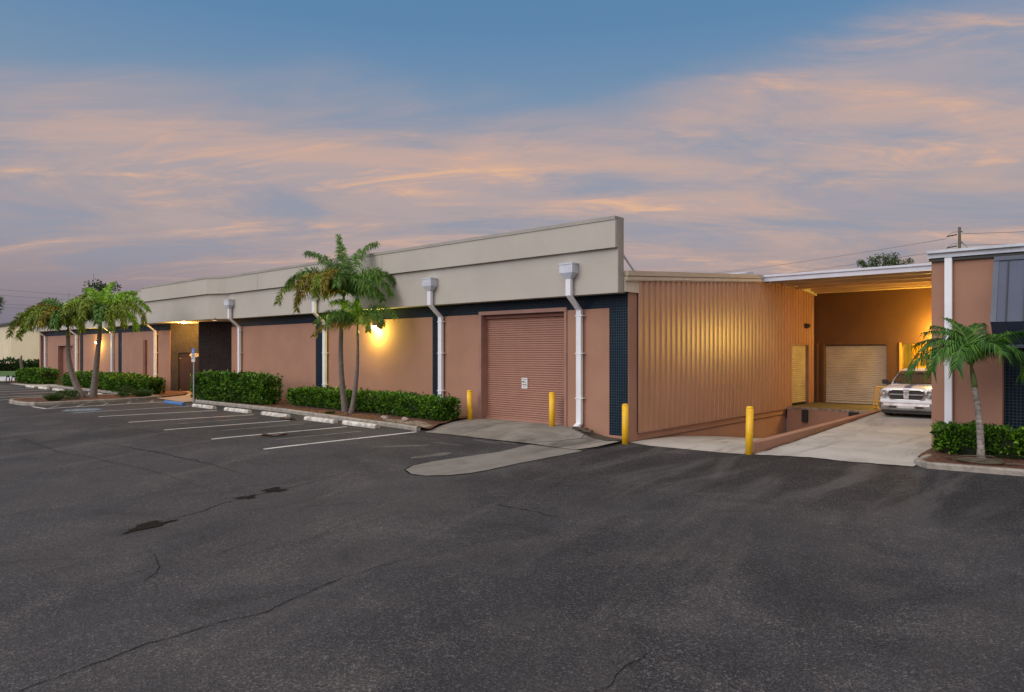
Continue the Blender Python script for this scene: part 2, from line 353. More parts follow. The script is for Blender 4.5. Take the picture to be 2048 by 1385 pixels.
# ------------------------------------------------------------------ mesh builder
class MB:
    def __init__(s): s.v = []; s.f = []; s.m = []; s.mats = []
    def mi(s, m):
        if m not in s.mats: s.mats.append(m)
        return s.mats.index(m)
    def face(s, pts, m=None):
        i = len(s.v); s.v += [tuple(p) for p in pts]; s.f.append(tuple(range(i, i + len(pts)))); s.m.append(s.mi(m) if m else 0)
    def box(s, x0, x1, y0, y1, z0, z1, m=None, M=None):
        c = [(x0, y0, z0), (x1, y0, z0), (x1, y1, z0), (x0, y1, z0), (x0, y0, z1), (x1, y0, z1), (x1, y1, z1), (x0, y1, z1)]
        if M is not None: c = [tuple(M @ Vector(p)) for p in c]
        i = len(s.v); s.v += c; k = s.mi(m) if m else 0
        for q in ((0, 3, 2, 1), (4, 5, 6, 7), (0, 1, 5, 4), (1, 2, 6, 5), (2, 3, 7, 6), (3, 0, 4, 7)):
            s.f.append(tuple(i + a for a in q)); s.m.append(k)
        return s
    def prism(s, poly, axis, a, b, m=None):
        """poly: 2-D outline; axis 'x' -> (y,z) pairs, 'y' -> (x,z), 'z' -> (x,y)"""
        def P(p, t_): return (t_, p[0], p[1]) if axis == 'x' else (p[0], t_, p[1]) if axis == 'y' else (p[0], p[1], t_)
        n = len(poly); i = len(s.v); s.v += [P(p, a) for p in poly] + [P(p, b) for p in poly]; k = s.mi(m) if m else 0
        s.f.append(tuple(range(i, i + n))[::-1]); s.f.append(tuple(range(i + n, i + 2 * n))); s.m += [k, k]
        for q in range(n):
            r_ = (q + 1) % n; s.f.append((i + q, i + r_, i + n + r_, i + n + q)); s.m.append(k)
        return s
    def tube(s, pts, rad, seg=8, m=None, caps=True):
        pts = [Vector(p) for p in pts]; n = len(pts)
        rads = rad if isinstance(rad, (list, tuple)) else [rad] * n
        i0 = len(s.v); k = s.mi(m) if m else 0; up = Vector((0, 0, 1))
        for j, p in enumerate(pts):
            t_ = (pts[min(j + 1, n - 1)] - pts[max(j - 1, 0)]).normalized()
            ref = up if abs(t_.z) < .9 else Vector((1, 0, 0))
            a = t_.cross(ref).normalized(); b = t_.cross(a)
            for q in range(seg):
                an = 2 * math.pi * q / seg
                s.v.append(tuple(p + (a * math.cos(an) + b * math.sin(an)) * rads[j]))
        for j in range(n - 1):
            for q in range(seg):
                r_ = (q + 1) % seg
                s.f.append((i0 + j * seg + q, i0 + j * seg + r_, i0 + (j + 1) * seg + r_, i0 + (j + 1) * seg + q)); s.m.append(k)
        if caps:
            s.f.append(tuple(i0 + q for q in range(seg))); s.f.append(tuple(i0 + (n - 1) * seg + q for q in range(seg))[::-1]); s.m += [k, k]
        return s
    def bar(s, a, b, wd, ht=None, m=None):
        a, b = Vector(a), Vector(b); t_ = (b - a).normalized(); ref = Vector((0, 0, 1)) if abs(t_.z) < .95 else Vector((0, 1, 0))
        u_ = t_.cross(ref).normalized() * wd / 2; w_ = u_.cross(t_).normalized() * (ht or wd) / 2
        c = [p + u_ * x_ + w_ * y_ for p in (a, b) for x_, y_ in ((-1, -1), (1, -1), (1, 1), (-1, 1))]
        i = len(s.v); s.v += [tuple(p) for p in c]; k = s.mi(m) if m else 0
        for q in ((0, 3, 2, 1), (4, 5, 6, 7), (0, 1, 5, 4), (1, 2, 6, 5), (2, 3, 7, 6), (3, 0, 4, 7)):
            s.f.append(tuple(i + z_ for z_ in q)); s.m.append(k)
        return s
    def build(s, name, mat=None, parent=None, smooth=False, bevel=0, fix=True, loc=None):
        me = bpy.data.meshes.new(name); me.from_pydata(s.v, [], s.f)
        ms = s.mats if s.mats else [mat]
        if mat and s.mats and None in s.mats: ms = [mat if q is None else q for q in s.mats]
        for q in ms: me.materials.append(MATS[q])
        for i, p_ in enumerate(me.polygons): p_.material_index = s.m[i]; p_.use_smooth = smooth
        if fix:
            bm = bmesh.new(); bm.from_mesh(me)
            if bevel:
                bmesh.ops.remove_doubles(bm, verts=bm.verts, dist=1e-5)
                bmesh.ops.bevel(bm, geom=[e for e in bm.edges if len(e.link_faces) == 2 and e.calc_face_angle(0) > .6], offset=bevel, segments=2, affect='EDGES', clamp_overlap=True)
            bmesh.ops.recalc_face_normals(bm, faces=bm.faces); bm.to_mesh(me); bm.free()
        me.update()
        ob = bpy.data.objects.new(name, me); COL.objects.link(ob)
        if parent: ob.parent = parent
        if loc: ob.location = loc
        return ob
def tag(o_, label=None, cat=None, group=None, kind=None):
    for k, v_ in (('label', label), ('category', cat), ('group', group), ('kind', kind)):
        if v_: o_[k] = v_
    return o_
def empty(name, loc=(0, 0, 0), rz=0, label=None, cat=None, group=None):
    e = bpy.data.objects.new(name, None); COL.objects.link(e); e.location = loc; e.rotation_euler = (0, 0, rz); e.empty_display_size = .2
    return tag(e, label, cat, group)
def rel(o_, parent):
    """parts modelled in world coordinates under an Empty standing somewhere"""
    o_.parent = parent; o_.matrix_parent_inverse = Matrix.Translation(parent.location).inverted(); return o_
def children(o_): return [q for q in bpy.data.objects if q.parent == o_]
def copy_tree(o_, parent=None):
    c_ = o_.copy(); COL.objects.link(c_); c_.parent = parent
    for ch in children(o_): copy_tree(ch, c_)
    return c_

# ------------------------------------------------------------------ ground
def ss(t_): t_ = max(0, min(1, t_)); return t_ * t_ * (3 - 2 * t_)
def gz(x, y): return .25 * ss((-10.5 - x) / 6) * ss((y - 2) / 7)
def rng(a, b, st):
    n = max(1, round((b - a) / st)); return [a + (b - a) * i / n for i in range(n + 1)]
WX0, WX1, WY0, WY1 = -10.3, -6.9, 16.45, 28.4
xs = sorted(set([-700, -300, -150, -90] + rng(-70, -17, 2) + rng(-17, -10.3, .45) + rng(-6.9, 8, 1.5) + rng(-10.3, -6.9, 1.7) + [30, 150, 700]))
ys = sorted(set([-300, -60, -10] + rng(-4, 2, 1) + rng(2, 9, .5) + rng(9, 16.45, .9) + [20, 24, 28.4, 45, 150, 800]))
mb = MB()
for i in range(len(xs) - 1):
    for j in range(len(ys) - 1):
        cx_, cy_ = (xs[i] + xs[i + 1]) / 2, (ys[j] + ys[j + 1]) / 2
        if WX0 - .01 < cx_ < WX1 + .01 and WY0 < cy_ < WY1: continue
        mb.face([(a, b, gz(a, b)) for a, b in ((xs[i], ys[j]), (xs[i + 1], ys[j]), (xs[i + 1], ys[j + 1]), (xs[i], ys[j + 1]))], 'asphalt')
g = mb.build('asphalt_lot', smooth=True); 
bm = bmesh.new(); bm.from_mesh(g.data); bmesh.ops.remove_doubles(bm, verts=bm.verts, dist=1e-4); bmesh.ops.recalc_face_normals(bm, faces=bm.faces); bm.to_mesh(g.data); bm.free()
tag(g, kind='structure')

def strip(mb, pts, wd, mat, dz=.004, jit=0., sub=.25, zf=gz, taper=False):
    """thin flat strip following the ground"""
    P = []
    for a, b in zip(pts[:-1], pts[1:]):
        L = math.dist(a, b); n = max(1, int(L / sub))
        for k in range(n): P.append((a[0] + (b[0] - a[0]) * k / n, a[1] + (b[1] - a[1]) * k / n))
    P.append(pts[-1]); n = len(P)
    if jit:
        off = 0
        Q = []
        for k, p_ in enumerate(P):
            off = off * .8 + random.uniform(-jit, jit); a, b = P[max(k - 1, 0)], P[min(k + 1, n - 1)]
            dx_, dy_ = b[0] - a[0], b[1] - a[1]; l = math.hypot(dx_, dy_) or 1
            Q.append((p_[0] - dy_ / l * off, p_[1] + dx_ / l * off))
        P = Q
    prev = None
    for k, p_ in enumerate(P):
        a, b = P[max(k - 1, 0)], P[min(k + 1, n - 1)]; dx_, dy_ = b[0] - a[0], b[1] - a[1]; l = math.hypot(dx_, dy_) or 1
        w_ = wd / 2 * (random.uniform(.45, 1.25) if jit else 1)
        if taper: w_ *= min(1, .15 + 2.2 * min(k, n - 1 - k) / n)
        nx, ny = -dy_ / l * w_, dx_ / l * w_
        L_, R_ = (p_[0] + nx, p_[1] + ny), (p_[0] - nx, p_[1] - ny)
        cur = [(q[0], q[1], zf(*q) + dz) for q in (L_, R_)]
        if prev: mb.face([prev[0], prev[1], cur[1], cur[0]], mat)
        prev = cur
def blob(mb, cx_, cy_, rx, ry, ang, mat, dz=.003, n=26, rough=.35, seed=0):
    pts = []
    for k in range(n):
        a = 2 * math.pi * k / n
        r_ = 1 + rough * (noise.noise(Vector((math.cos(a) * 1.6 + seed, math.sin(a) * 1.6, seed))) * 1.6)
        x_, y_ = math.cos(a) * rx * r_, math.sin(a) * ry * r_
        X_, Y_ = cx_ + x_ * math.cos(ang) - y_ * math.sin(ang), cy_ + x_ * math.sin(ang) + y_ * math.cos(ang)
        pts.append((X_, Y_, gz(X_, Y_) + dz))
    c_ = (cx_, cy_, gz(cx_, cy_) + dz)
    for k in range(n): mb.face([c_, pts[k], pts[(k + 1) % n]], mat)

# cracks, seams and oil stains in the asphalt
mb = MB()
CR = [([(-7.9, 4.4), (-8.4, 5.6), (-8.9, 6.6), (-9.6, 7.6)], .012), ([(-6.2, 8.3), (-6.9, 11.0), (-7.2, 13.6)], .012), ([(-14.5, 5.6), (-14.0, 8.3), (-13.6, 10.6)], .016),
      ([(-5.0, -1.0), (-6.1, 1.44), (-6.24, 2.37), (-6.2, 3.37), (-6.52, 4.61), (-6.47, 5.68), (-6.37, 6.36), (-6.6, 7.6)], .020),
      ([(-9.29, 3.47), (-8.63, 3.36), (-8.2, 3.2), (-8.06, 3.01), (-7.8, 3.05), (-7.49, 2.93)], .018),
      ([(-8.26, 3.6), (-8.48, 4.18), (-8.62, 4.59), (-8.5, 5.0)], .013), ([(-8.17, 8.27), (-7.14, 8.35), (-6.21, 8.3)], .035),
      ([(-2.95, 5.29), (-2.94, 4.79), (-2.9, 4.38), (-3.0, 4.0)], .014), ([(-6.21, 8.3), (-5.0, 8.0), (-4.2, 7.9)], .012),
      ([(-25.55, 5.39), (-19.07, 5.2), (-14.54, 5.61), (-11.94, 5.79), (-10.6, 5.6)], .022), ([(-28.09, 7.51), (-19.63, 7.97), (-13.92, 8.36)], .022),
      ([(-20.6, 6.2), (-17.0, 6.5), (-14.2, 6.7), (-12.6, 6.8)], .04), ([(-10.4, 2.6), (-10.5, 3.7), (-10.75, 4.6), (-11.2, 5.6), (-11.5, 6.9), (-12.2, 9.0)], .028),
      ([(-10.2, 2.5), (-10.2, 3.9), (-10.4, 5.0), (-10.2, 6.5), (-10.9, 8.6)], .015), ([(-15.0, 7.2), (-14.6, 6.7), (-14.8, 6.0)], .02), ([(-9.0, 12.6), (-8.0, 10.2), (-7.6, 8.6)], .014),
      ([(-5.3, 9.6), (-4.1, 8.9), (-3.2, 8.7)], .010)]
for pts, wd in CR: strip(mb, pts, wd * .62, 'crack_mat', .008, .022, .07, taper=True)
for a in ((-10.5, 3.98, .34, .12, 1.95, 1), (-11.3, 5.85, .18, .10, 1.5, 3), (-11.5, 6.5, .22, .14, 1.5, 4)): blob(mb, *a[:5], 'oil_mat', n=60, rough=.75, dz=.010, seed=a[5])
cr = mb.build('pavement_cracks'); tag(cr, kind='structure')

# painted bay lines
mb = MB()
LN = [((-15.2, 8.31), (-15.2, 13.0)), ((-17.75, 8.25), (-17.6, 12.3)), ((-20.85, 8.3), (-20.62, 12.2)), ((-24.0, 8.45), (-23.5, 12.45)), ((-26.85, 8.48), (-26.3, 12.45))]
for a, b in LN: strip(mb, [a, b], .10, 'line_paint')
strip(mb, [(-29.15, 8.35), (-29.3, 12.9)], .12, 'line_lightblue'); strip(mb, [(-32.27, 8.31), (-32.6, 13.1)], .11, 'line_paint')
strip(mb, [(-33.9, 8.25), (-32.27, 8.31)], .1, 'line_paint')
for k in range(5): strip(mb, [(-33.9, 9.2 + k * .95), (-32.45, 8.5 + k * .95)], .09, 'line_faint')
for X_ in (-16.4, -19.4, -22.3): strip(mb, [(X_, 9.3), (X_ + .1, 11.9)], .08, 'line_faint')
for X_ in (-39.9, -42.2, -45.1, -48.0, -50.9, -53.8, -56.2): strip(mb, [(X_ + .3, 7.0), (X_, 12.5)], .11, 'line_paint')
blob(mb, -30.5, 9.05, .72, .62, .1, 'line_blue', .004, 24, .12, 5)
# wheelchair symbol in worn white paint
def S(x_, y_): return (-30.5 + x_, 9.0 + y_)
strip(mb, [S(-.05, .15), S(-.05, -.15), S(.25, -.15), S(.36, -.42)], .09, 'line_lightblue', .008)
strip(mb, [S(-.12, .0), S(-.3, -.1), S(-.32, -.3), S(-.15, -.45), S(.1, -.42)], .07, 'line_lightblue', .008)
blob(mb, -30.55, 9.28, .09, .09, 0, 'line_lightblue', .008, 10, 0)
for a in ((-13.6, 11.3, .7, .10, 1.2, 6), (-12.9, 13.5, .5, .10, .2, 7), (-12.5, 13.85, .3, .12, .2, 8), (-13.2, 12.4, .4, .07, .4, 9), (-12.3, 11.1, .6, .13, 1.5, 11)): blob(mb, *a[:5], 'chalk', seed=a[5])
tag(mb.build('parking_markings'), kind='structure')

# concrete apron in front of the roller door, with its tongue running out over the asphalt
def az(x, y):
    b = ss((y - 13.4) / 3.1); base = gz(x, y)
    e = ss((-10.7 - x) / 1.6)
    return base * (1 - b) + (.29 * e + .06 * (1 - e)) * b + .006
def ragged(poly, amp=.018, st=.16):
    out = []
    for a, b in zip(poly, poly[1:] + poly[:1]):
        n = max(1, int(math.dist(a, b) / st)); l = math.dist(a, b) or 1
        for k in range(n):
            f = k / n; o_ = amp * noise.noise(Vector((a[0] * 3 + f * l * 4, a[1] * 3, 4))) * 2 * (0 if k == 0 else 1)
            out.append((a[0] + (b[0] - a[0]) * f - (b[1] - a[1]) / l * o_, a[1] + (b[1] - a[1]) * f + (b[0] - a[0]) / l * o_))
    return out
def sheet(name, poly, zf, mat, step=.35, kind='structure', extra=None):
    """fill an outline with a triangulated grid following zf"""
    bm = bmesh.new(); vs = [bm.verts.new((x_, y_, 0)) for x_, y_ in poly]; f = bm.faces.new(vs)
    xa_, xb_ = min(p_[0] for p_ in poly), max(p_[0] for p_ in poly); ya_, yb_ = min(p_[1] for p_ in poly), max(p_[1] for p_ in poly)
    for k in range(1, int((xb_ - xa_) / step)): bmesh.ops.bisect_plane(bm, geom=bm.verts[:] + bm.edges[:] + bm.faces[:], plane_co=(xa_ + k * step, 0, 0), plane_no=(1, 0, 0))
    for k in range(1, int((yb_ - ya_) / step)): bmesh.ops.bisect_plane(bm, geom=bm.verts[:] + bm.edges[:] + bm.faces[:], plane_co=(0, ya_ + k * step, 0), plane_no=(0, 1, 0))
    bmesh.ops.triangulate(bm, faces=bm.faces)
    for v_ in bm.verts: v_.co.z = zf(v_.co.x, v_.co.y)
    bmesh.ops.recalc_face_normals(bm, faces=bm.faces)
    if sum(f_.normal.z for f_ in bm.faces) < 0: bmesh.ops.reverse_faces(bm, faces=bm.faces)
    me = bpy.data.meshes.new(name); bm.to_mesh(me); bm.free(); me.materials.append(MATS[mat])
    ob = bpy.data.objects.new(name, me); COL.objects.link(ob); tag(ob, kind=kind); return ob
sheet('concrete_apron', [(-15.0, 13.15), (-14.27, 13.44), (-13.39, 13.74), (-11.87, 14.14), (-10.5, 14.3), (-10.34, 15.0), (-10.36, 16.1), (-12.1, 16.46), (-12.46, 16.46), (-12.46, 16.62), (-16.03, 16.62), (-16.03, 16.46), (-16.35, 16.46), (-16.2, 15.6), (-15.6, 14.2)], az, 'conc_apron')
def tz(x, y): return gz(x, y) + .010
sheet('concrete_tongue', ragged([(-11.87, 14.13), (-11.79, 13.59), (-11.62, 12.6), (-11.69, 11.3), (-11.71, 10.4), (-11.62, 9.85), (-11.38, 9.44), (-10.94, 9.22), (-10.6, 9.28), (-10.28, 9.6), (-10.12, 10.1), (-10.12, 10.7), (-10.2, 11.7), (-10.23, 13.2), (-10.24, 14.2), (-10.34, 14.27), (-10.52, 14.29)]), tz, 'conc_tongue')
mb = MB(); strip(mb, [(-14.9, 13.12), (-14.27, 13.41), (-13.39, 13.71), (-11.85, 14.12)], .05, 'crack_mat', .014, .01, .1)
strip(mb, [(-11.71, 10.4), (-11.65, 9.85), (-11.41, 9.42), (-10.94, 9.19), (-10.58, 9.26), (-10.26, 9.6), (-10.10, 10.1), (-10.10, 10.7), (-10.18, 11.7), (-10.21, 13.2), (-10.23, 14.3), (-10.3, 16.1)], .035, 'crack_mat', .012, .006, .1)
strip(mb, [(-11.9, 14.3), (-11.5, 14.8), (-11.3, 15.6), (-11.6, 16.3)], .018, 'crack_mat', .08, .012, .08, zf=lambda a, b: az(a, b) - .075)
tag(mb.build('joint_cracks'), kind='structure')
# damp soil by the downspout foot
sheet('soil_strip', [(-12.05, 16.46), (-11.95, 16.18), (-11.3, 15.95), (-10.7, 15.95), (-10.36, 16.2), (-10.4, 16.46)], lambda a, b: az(a, b) + .02, 'soil', .2)

# driveway and truck ramp
def dv(x, y): return .010 + .29 * max(0, min(1, (y - 16.6) / 11.8))
sheet('concrete_driveway', ragged([(-6.80, 16.55), (-5.61, 16.93), (-4.7, 16.86), (-3.46, 17.03)], .03)[:22] + [(-3.46, 17.03), (-3.44, 18.2), (-3.66, 18.4), (-3.66, 31.7), (-6.80, 31.7)], dv, 'conc_drive', .9)
def rz_(x, y): return .006 - .80 * (ss((y - 16.8) / 13.5) * 1.25 if y < 28.5 else 1)
sheet('loading_ramp', [(-10.28, 16.5), (-9.52, 16.27), (-7.63, 16.34), (-7.03, 16.45), (-7.03, 28.38), (-10.28, 28.38)], rz_, 'conc_ramp', .8)
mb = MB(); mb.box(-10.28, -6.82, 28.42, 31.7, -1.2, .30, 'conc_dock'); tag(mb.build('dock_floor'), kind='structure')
# kerb wall beside the ramp
kw = empty('kerb_wall', (-6.92, 22.6, 0), label='low pink stucco kerb wall between the sunken loading ramp and the driveway', cat='wall')
mb = MB(); mb.prism([(16.85, -.1), (28.4, -1.2), (28.4, .33), (25.0, .315), (21.0, .285), (16.85, .265)], 'x', -7.04, -6.81, 'stucco_bay'); rel(mb.build('wall_body', 'stucco_pink'), kw)
for ob in children(kw): ob.data.materials[0] = MATS['stucco_pink']
mb = MB(); strip(mb, [(-6.79, 17.2), (-6.78, 21), (-6.79, 24.5), (-6.9, 27.8)], .05, 'dry_leaf', .012, .02, .15, zf=dv)
rel(mb.build('debris_line'), kw)
# dock face
dk = empty('loading_dock', (-8.6, 28.4, .3), label='pink concrete dock face at the bottom of the sunken ramp with black bumpers', cat='loading dock')
mb = MB(); mb.box(-10.28, -7.05, 28.36, 28.42, -1.2, .20); rel(mb.build('dock_face', 'stucco_pink'), dk)
mb = MB(); mb.box(-10.28, -7.05, 28.345, 28.42, .2, .305); rel(mb.build('steel_edge', 'sand'), dk)
for X_, w_ in ((-9.55, .22), (-7.75, .34)):
    mb = MB()
    for k in range(5): mb.box(X_ - w_ / 2, X_ + w_ / 2, 28.24, 28.34, .22 - .1 * (k + 1) + .004, .22 - .1 * k)
    rel(mb.build('bumper', 'rubber'), dk)

# planting beds, kerbs, sidewalk
def bz(x, y): return max(gz(x, y), .08) + .085 + .02 * noise.noise(Vector((x * 2, y * 2, 0)))
sheet('planting_bed', [(-31.4, 13.9), (-23.75, 13.87), (-18.2, 13.35), (-15.0, 13.32), (-15.65, 14.3), (-16.25, 15.6), (-16.4, 16.46), (-33.2, 16.46), (-33.2, 15.2), (-31.4, 14.6)], bz, 'mulch', .3)
sheet('left_planting_bed', [(-52.0, 13.75), (-35.2, 13.95), (-36.4, 15.5), (-38.2, 16.46), (-60.9, 16.46), (-60.9, 14.9), (-52.4, 14.9)], lambda a, b: .335 + .02 * noise.noise(Vector((a * 2, b * 2, 0))), 'mulch', .6)
ISL = [(-38.6, 9.1), (-38.0, 8.45), (-37.0, 8.2), (-35.2, 8.22), (-34.5, 8.5), (-34.3, 9.1), (-34.35, 11.5), (-34.7, 12.9), (-35.2, 13.6), (-36.0, 13.75), (-38.2, 13.6), (-38.55, 12.5)]
sheet('planting_island_bed', ISL, lambda a, b: .355 + .03 * noise.noise(Vector((a * 2, b * 2, 0))), 'mulch', .3)
sheet('far_bed', [(-64.5, 13.3), (-57.2, 13.6), (-56.0, 14.6), (-54.5, 14.9), (-54.5, 15.5), (-64.5, 15.5)], lambda a, b: .30, 'mulch', 1.)
sheet('sand_patch', [(-16.8, 13.5), (-15.3, 13.4), (-15.5, 13.9), (-16.6, 14.3), (-18.2, 14.2), (-17.8, 13.8)], lambda a, b: bz(a, b) + .008, 'sand', .2)
sheet('entrance_walk', [(-35.3, 13.6), (-31.5, 13.35), (-31.35, 14.6), (-33.15, 15.2), (-33.15, 18.4), (-38.9, 18.4), (-40.7, 16.5), (-38.15, 16.47), (-36.3, 15.5)], lambda a, b: .285, 'conc_walk', 1.)
sheet('door_pad', [(-60.8, 14.8), (-59.2, 13.0), (-52.9, 12.9), (-52.3, 13.6), (-52.3, 14.9), (-57.3, 14.9), (-57.3, 16.7), (-60.8, 16.7)], lambda a, b: .272, 'conc_drive', 1.)
def kerb(mb, pts, wd=.15, top=.13, closed=False):
    P = [Vector((a, b)) for a, b in pts]; n = len(P); L_, R_ = [], []
    for k in range(n):
        a = P[(k - 1) % n] if closed else P[max(k - 1, 0)]; b = P[(k + 1) % n] if closed else P[min(k + 1, n - 1)]
        d_ = (b - a).normalized(); nn = Vector((-d_.y, d_.x)) * wd / 2
        L_.append(P[k] + nn); R_.append(P[k] - nn)
    rngk = range(n if closed else n - 1)
    for k in rngk:
        q = (k + 1) % n
        g0, g1 = gz(*P[k]) , gz(*P[q])
        prof = [(L_[k], -.1), (L_[k], top - .02), (L_[k] * .88 + R_[k] * .12, top), (R_[k] * .8 + L_[k] * .2, top), (R_[k], top - .035), (R_[k], -.1)]
        prof2 = [(L_[q], -.1), (L_[q], top - .02), (L_[q] * .88 + R_[q] * .12, top), (R_[q] * .8 + L_[q] * .2, top), (R_[q], top - .035), (R_[q], -.1)]
        for e in range(5):
            mb.face([(prof[e][0].x, prof[e][0].y, g0 + prof[e][1]), (prof[e + 1][0].x, prof[e + 1][0].y, g0 + prof[e + 1][1]), (prof2[e + 1][0].x, prof2[e + 1][0].y, g1 + prof2[e + 1][1]), (prof2[e][0].x, prof2[e][0].y, g1 + prof2[e][1])])
    if not closed:
        for k in (0, n - 1):
            g0 = gz(*P[k]); mb.face([(L_[k].x, L_[k].y, g0 - .1), (L_[k].x, L_[k].y, g0 + top - .02), (R_[k].x, R_[k].y, g0 + top - .035), (R_[k].x, R_[k].y, g0 - .1)])
def seg(pts, st=1.0):
    o_ = []
    for a, b in zip(pts[:-1], pts[1:]):
        n = max(1, int(math.dist(a, b) / st)); o_ += [(a[0] + (b[0] - a[0]) * k / n, a[1] + (b[1] - a[1]) * k / n) for k in range(n)]
    return o_ + [pts[-1]]
for pts, cl in ((seg([(-31.45, 13.8), (-23.75, 13.78), (-18.2, 13.25), (-15.3, 13.16)]), False), (seg([(-52.4, 13.65), (-35.2, 13.85)], 4), False), (ISL, True),
                (seg([(-3.44, 18.5), (-3.46, 17.45), (-3.2, 17.12), (-1.54, 17.33), (3.5, 17.8)]), False)):
    mb = MB(); kerb(mb, pts, closed=cl, top=.14 if cl else .13); tag(mb.build('kerb', 'kerb_mat', fix=True), kind='structure')
sheet('right_planting_bed', [(-3.4, 17.5), (-3.15, 17.2), (-1.54, 17.4), (3.5, 17.88), (3.5, 19.98), (-3.64, 19.98), (-3.62, 18.5)], lambda a, b: .115 + .02 * noise.noise(Vector((a * 2, b * 2, 0))), 'mulch', .3)
# far left: lawn, pale drive, verge
sheet('far_drive', [(-85, 4), (-63.5, 14.2), (-64.4, 15.6), (-64.4, 19.0), (-74, 19.0), (-100, 12)], lambda a, b: .262, 'conc_white', 8)
sheet('lawn', [(-74.5, 19.0), (-69.0, 19.0), (-69.0, 40), (-140, 40), (-140, 5), (-90, 5)], lambda a, b: .275, 'grass_mat', 12)
sheet('grass_verge', [(-66, 12.8), (-61.5, 13.2), (-61.9, 13.7), (-66, 13.4)], lambda a, b: .29, 'grass_mat', 3)

# ------------------------------------------------------------------ warehouse
YF = 16.5
WH = empty('warehouse', (-30, YF, .25), label='long pink stucco warehouse with grey parapet, navy tile band, roller doors and ribbed metal side', cat='warehouse')
def part(mb, name, mat=None, **kw):
    return rel(mb.build(name, mat, **kw), WH)
def sub(mb, name, mat, parent, **kw):
    o_ = mb.build(name, mat, **kw); o_.parent = parent
    o_.matrix_parent_inverse = (parent.matrix_parent_inverse.inverted() @ Matrix.Identity(4)) if False else Matrix.Identity(4)
    return o_
# wall core, with openings for the doors and the entrance
mb = MB()
for a, b, z0, z1 in ((-64, -60.88, 0, 4.3), (-60.88, -57.4, 3.0, 4.3), (-57.4, -40.56, 0, 4.3), (-33.28, -16.0, 0, 4.3), (-16.0, -12.49, 3.72, 4.3), (-12.49, -10.36, 0, 4.3)):
    mb.box(a, b, YF + .02, YF + .32, z0, z1)
part(mb, 'wall_core', 'stucco_pink')
# navy tile: top band, columns
mb = MB()
for a, b in ((-64, -40.56), (-33.28, -10.36)): mb.box(a, b, YF, YF + .02, 3.75, 4.14, 'tile_navy')
part(mb, 'tile_band')
for a, b in ((-10.95, -10.36), (-18.4, -17.78), (-25.81, -25.21), (-48.5, -47.9), (-55.9, -55.2)):
    mb = MB(); mb.box(a, b, YF, YF + .02, .16, 3.75, 'tile_navy_bright' if a > -12 else 'tile_navy'); part(mb, 'tile_column')
# pink stucco panels, a little proud of the tile
for a, b, z0, z1 in ((-64, -60.88, .1, 3.75), (-60.88, -57.4, 3.08, 3.75), (-57.4, -55.9, .1, 3.75), (-55.2, -48.5, .1, 3.75), (-47.9, -40.56, .1, 3.75), (-33.28, -25.81, .1, 3.75),
                     (-25.21, -18.4, .1, 3.75), (-17.78, -16.0, .1, 3.75), (-12.49, -10.95, .0, 3.75), (-10.95, -10.36, -.1, .16)):
    mb = MB(); mb.box(a, b, YF - .02, YF + .02, z0, z1); part(mb, 'stucco_panel', 'stucco_pink')
# roller doors on the front
def roller(name, X0, X1, zb, zt, Y, mat, pitch=.072, axis='y', parent=None):
    mb = MB(); prof = []; n = int((zt - zb) / pitch); pitch = (zt - zb) / n
    for k in range(n):
        z0 = zb + k * pitch
        prof += [(.012, z0), (-.008, z0 + pitch * .16), (-.022, z0 + pitch * .36), (-.025, z0 + pitch * .56), (-.018, z0 + pitch * .76), (.012, z0 + pitch * .86)]
    prof.append((0, zt))
    for (a, z0), (b, z1) in zip(prof[:-1], prof[1:]):
        if axis == 'y': mb.face([(X0, Y + a, z0), (X1, Y + a, z0), (X1, Y + b, z1), (X0, Y + b, z1)])
        else: mb.face([(Y - a, X0, z0), (Y - a, X1, z0), (Y - b, X1, z1), (Y - b, X0, z1)])
    return rel(mb.build(name, mat, fix=False), parent or WH)
r1 = roller('roller_door', -15.96, -12.53, .36, 3.6, 16.74, 'door_rose', .070)
r2 = roller('roller_door', -60.84, -57.44, .36, 2.98, 16.80, 'door_rose', .075)
mb = MB(); mb.box(-15.98, -12.5, 16.68, 16.78, .27, .37); part(mb, 'door_bottom_bar', 'door_rose')
mb = MB(); mb.box(-15.98, -12.5, 16.78, 16.82, .2, 3.8); part(mb, 'door_backing', 'black')
mb = MB(); mb.box(-15.96, -12.53, 16.62, 16.78, 3.6, 3.72); part(mb, 'door_hood', 'brown_paint')
mb = MB(); mb.box(-16.08, -15.96, 16.44, 16.74, .2, 3.76); mb.box(-12.53, -12.43, 16.44, 16.74, .2, 3.76); mb.box(-16.08, -12.43, 16.43, 16.74, 3.72, 3.84)
part(mb, 'door_frame', 'frame_rose', bevel=.008)
mb = MB(); mb.box(-60.96, -60.84, 16.46, 16.8, .2, 3.02); mb.box(-57.44, -57.34, 16.46, 16.8, .2, 3.02); mb.box(-60.96, -57.34, 16.45, 16.8, 2.98, 3.08); part(mb, 'door_frame', 'frame_rose')
mb = MB(); mb.box(-60.9, -57.4, 16.84, 16.9, .2, 3.05); part(mb, 'door_backing', 'black')

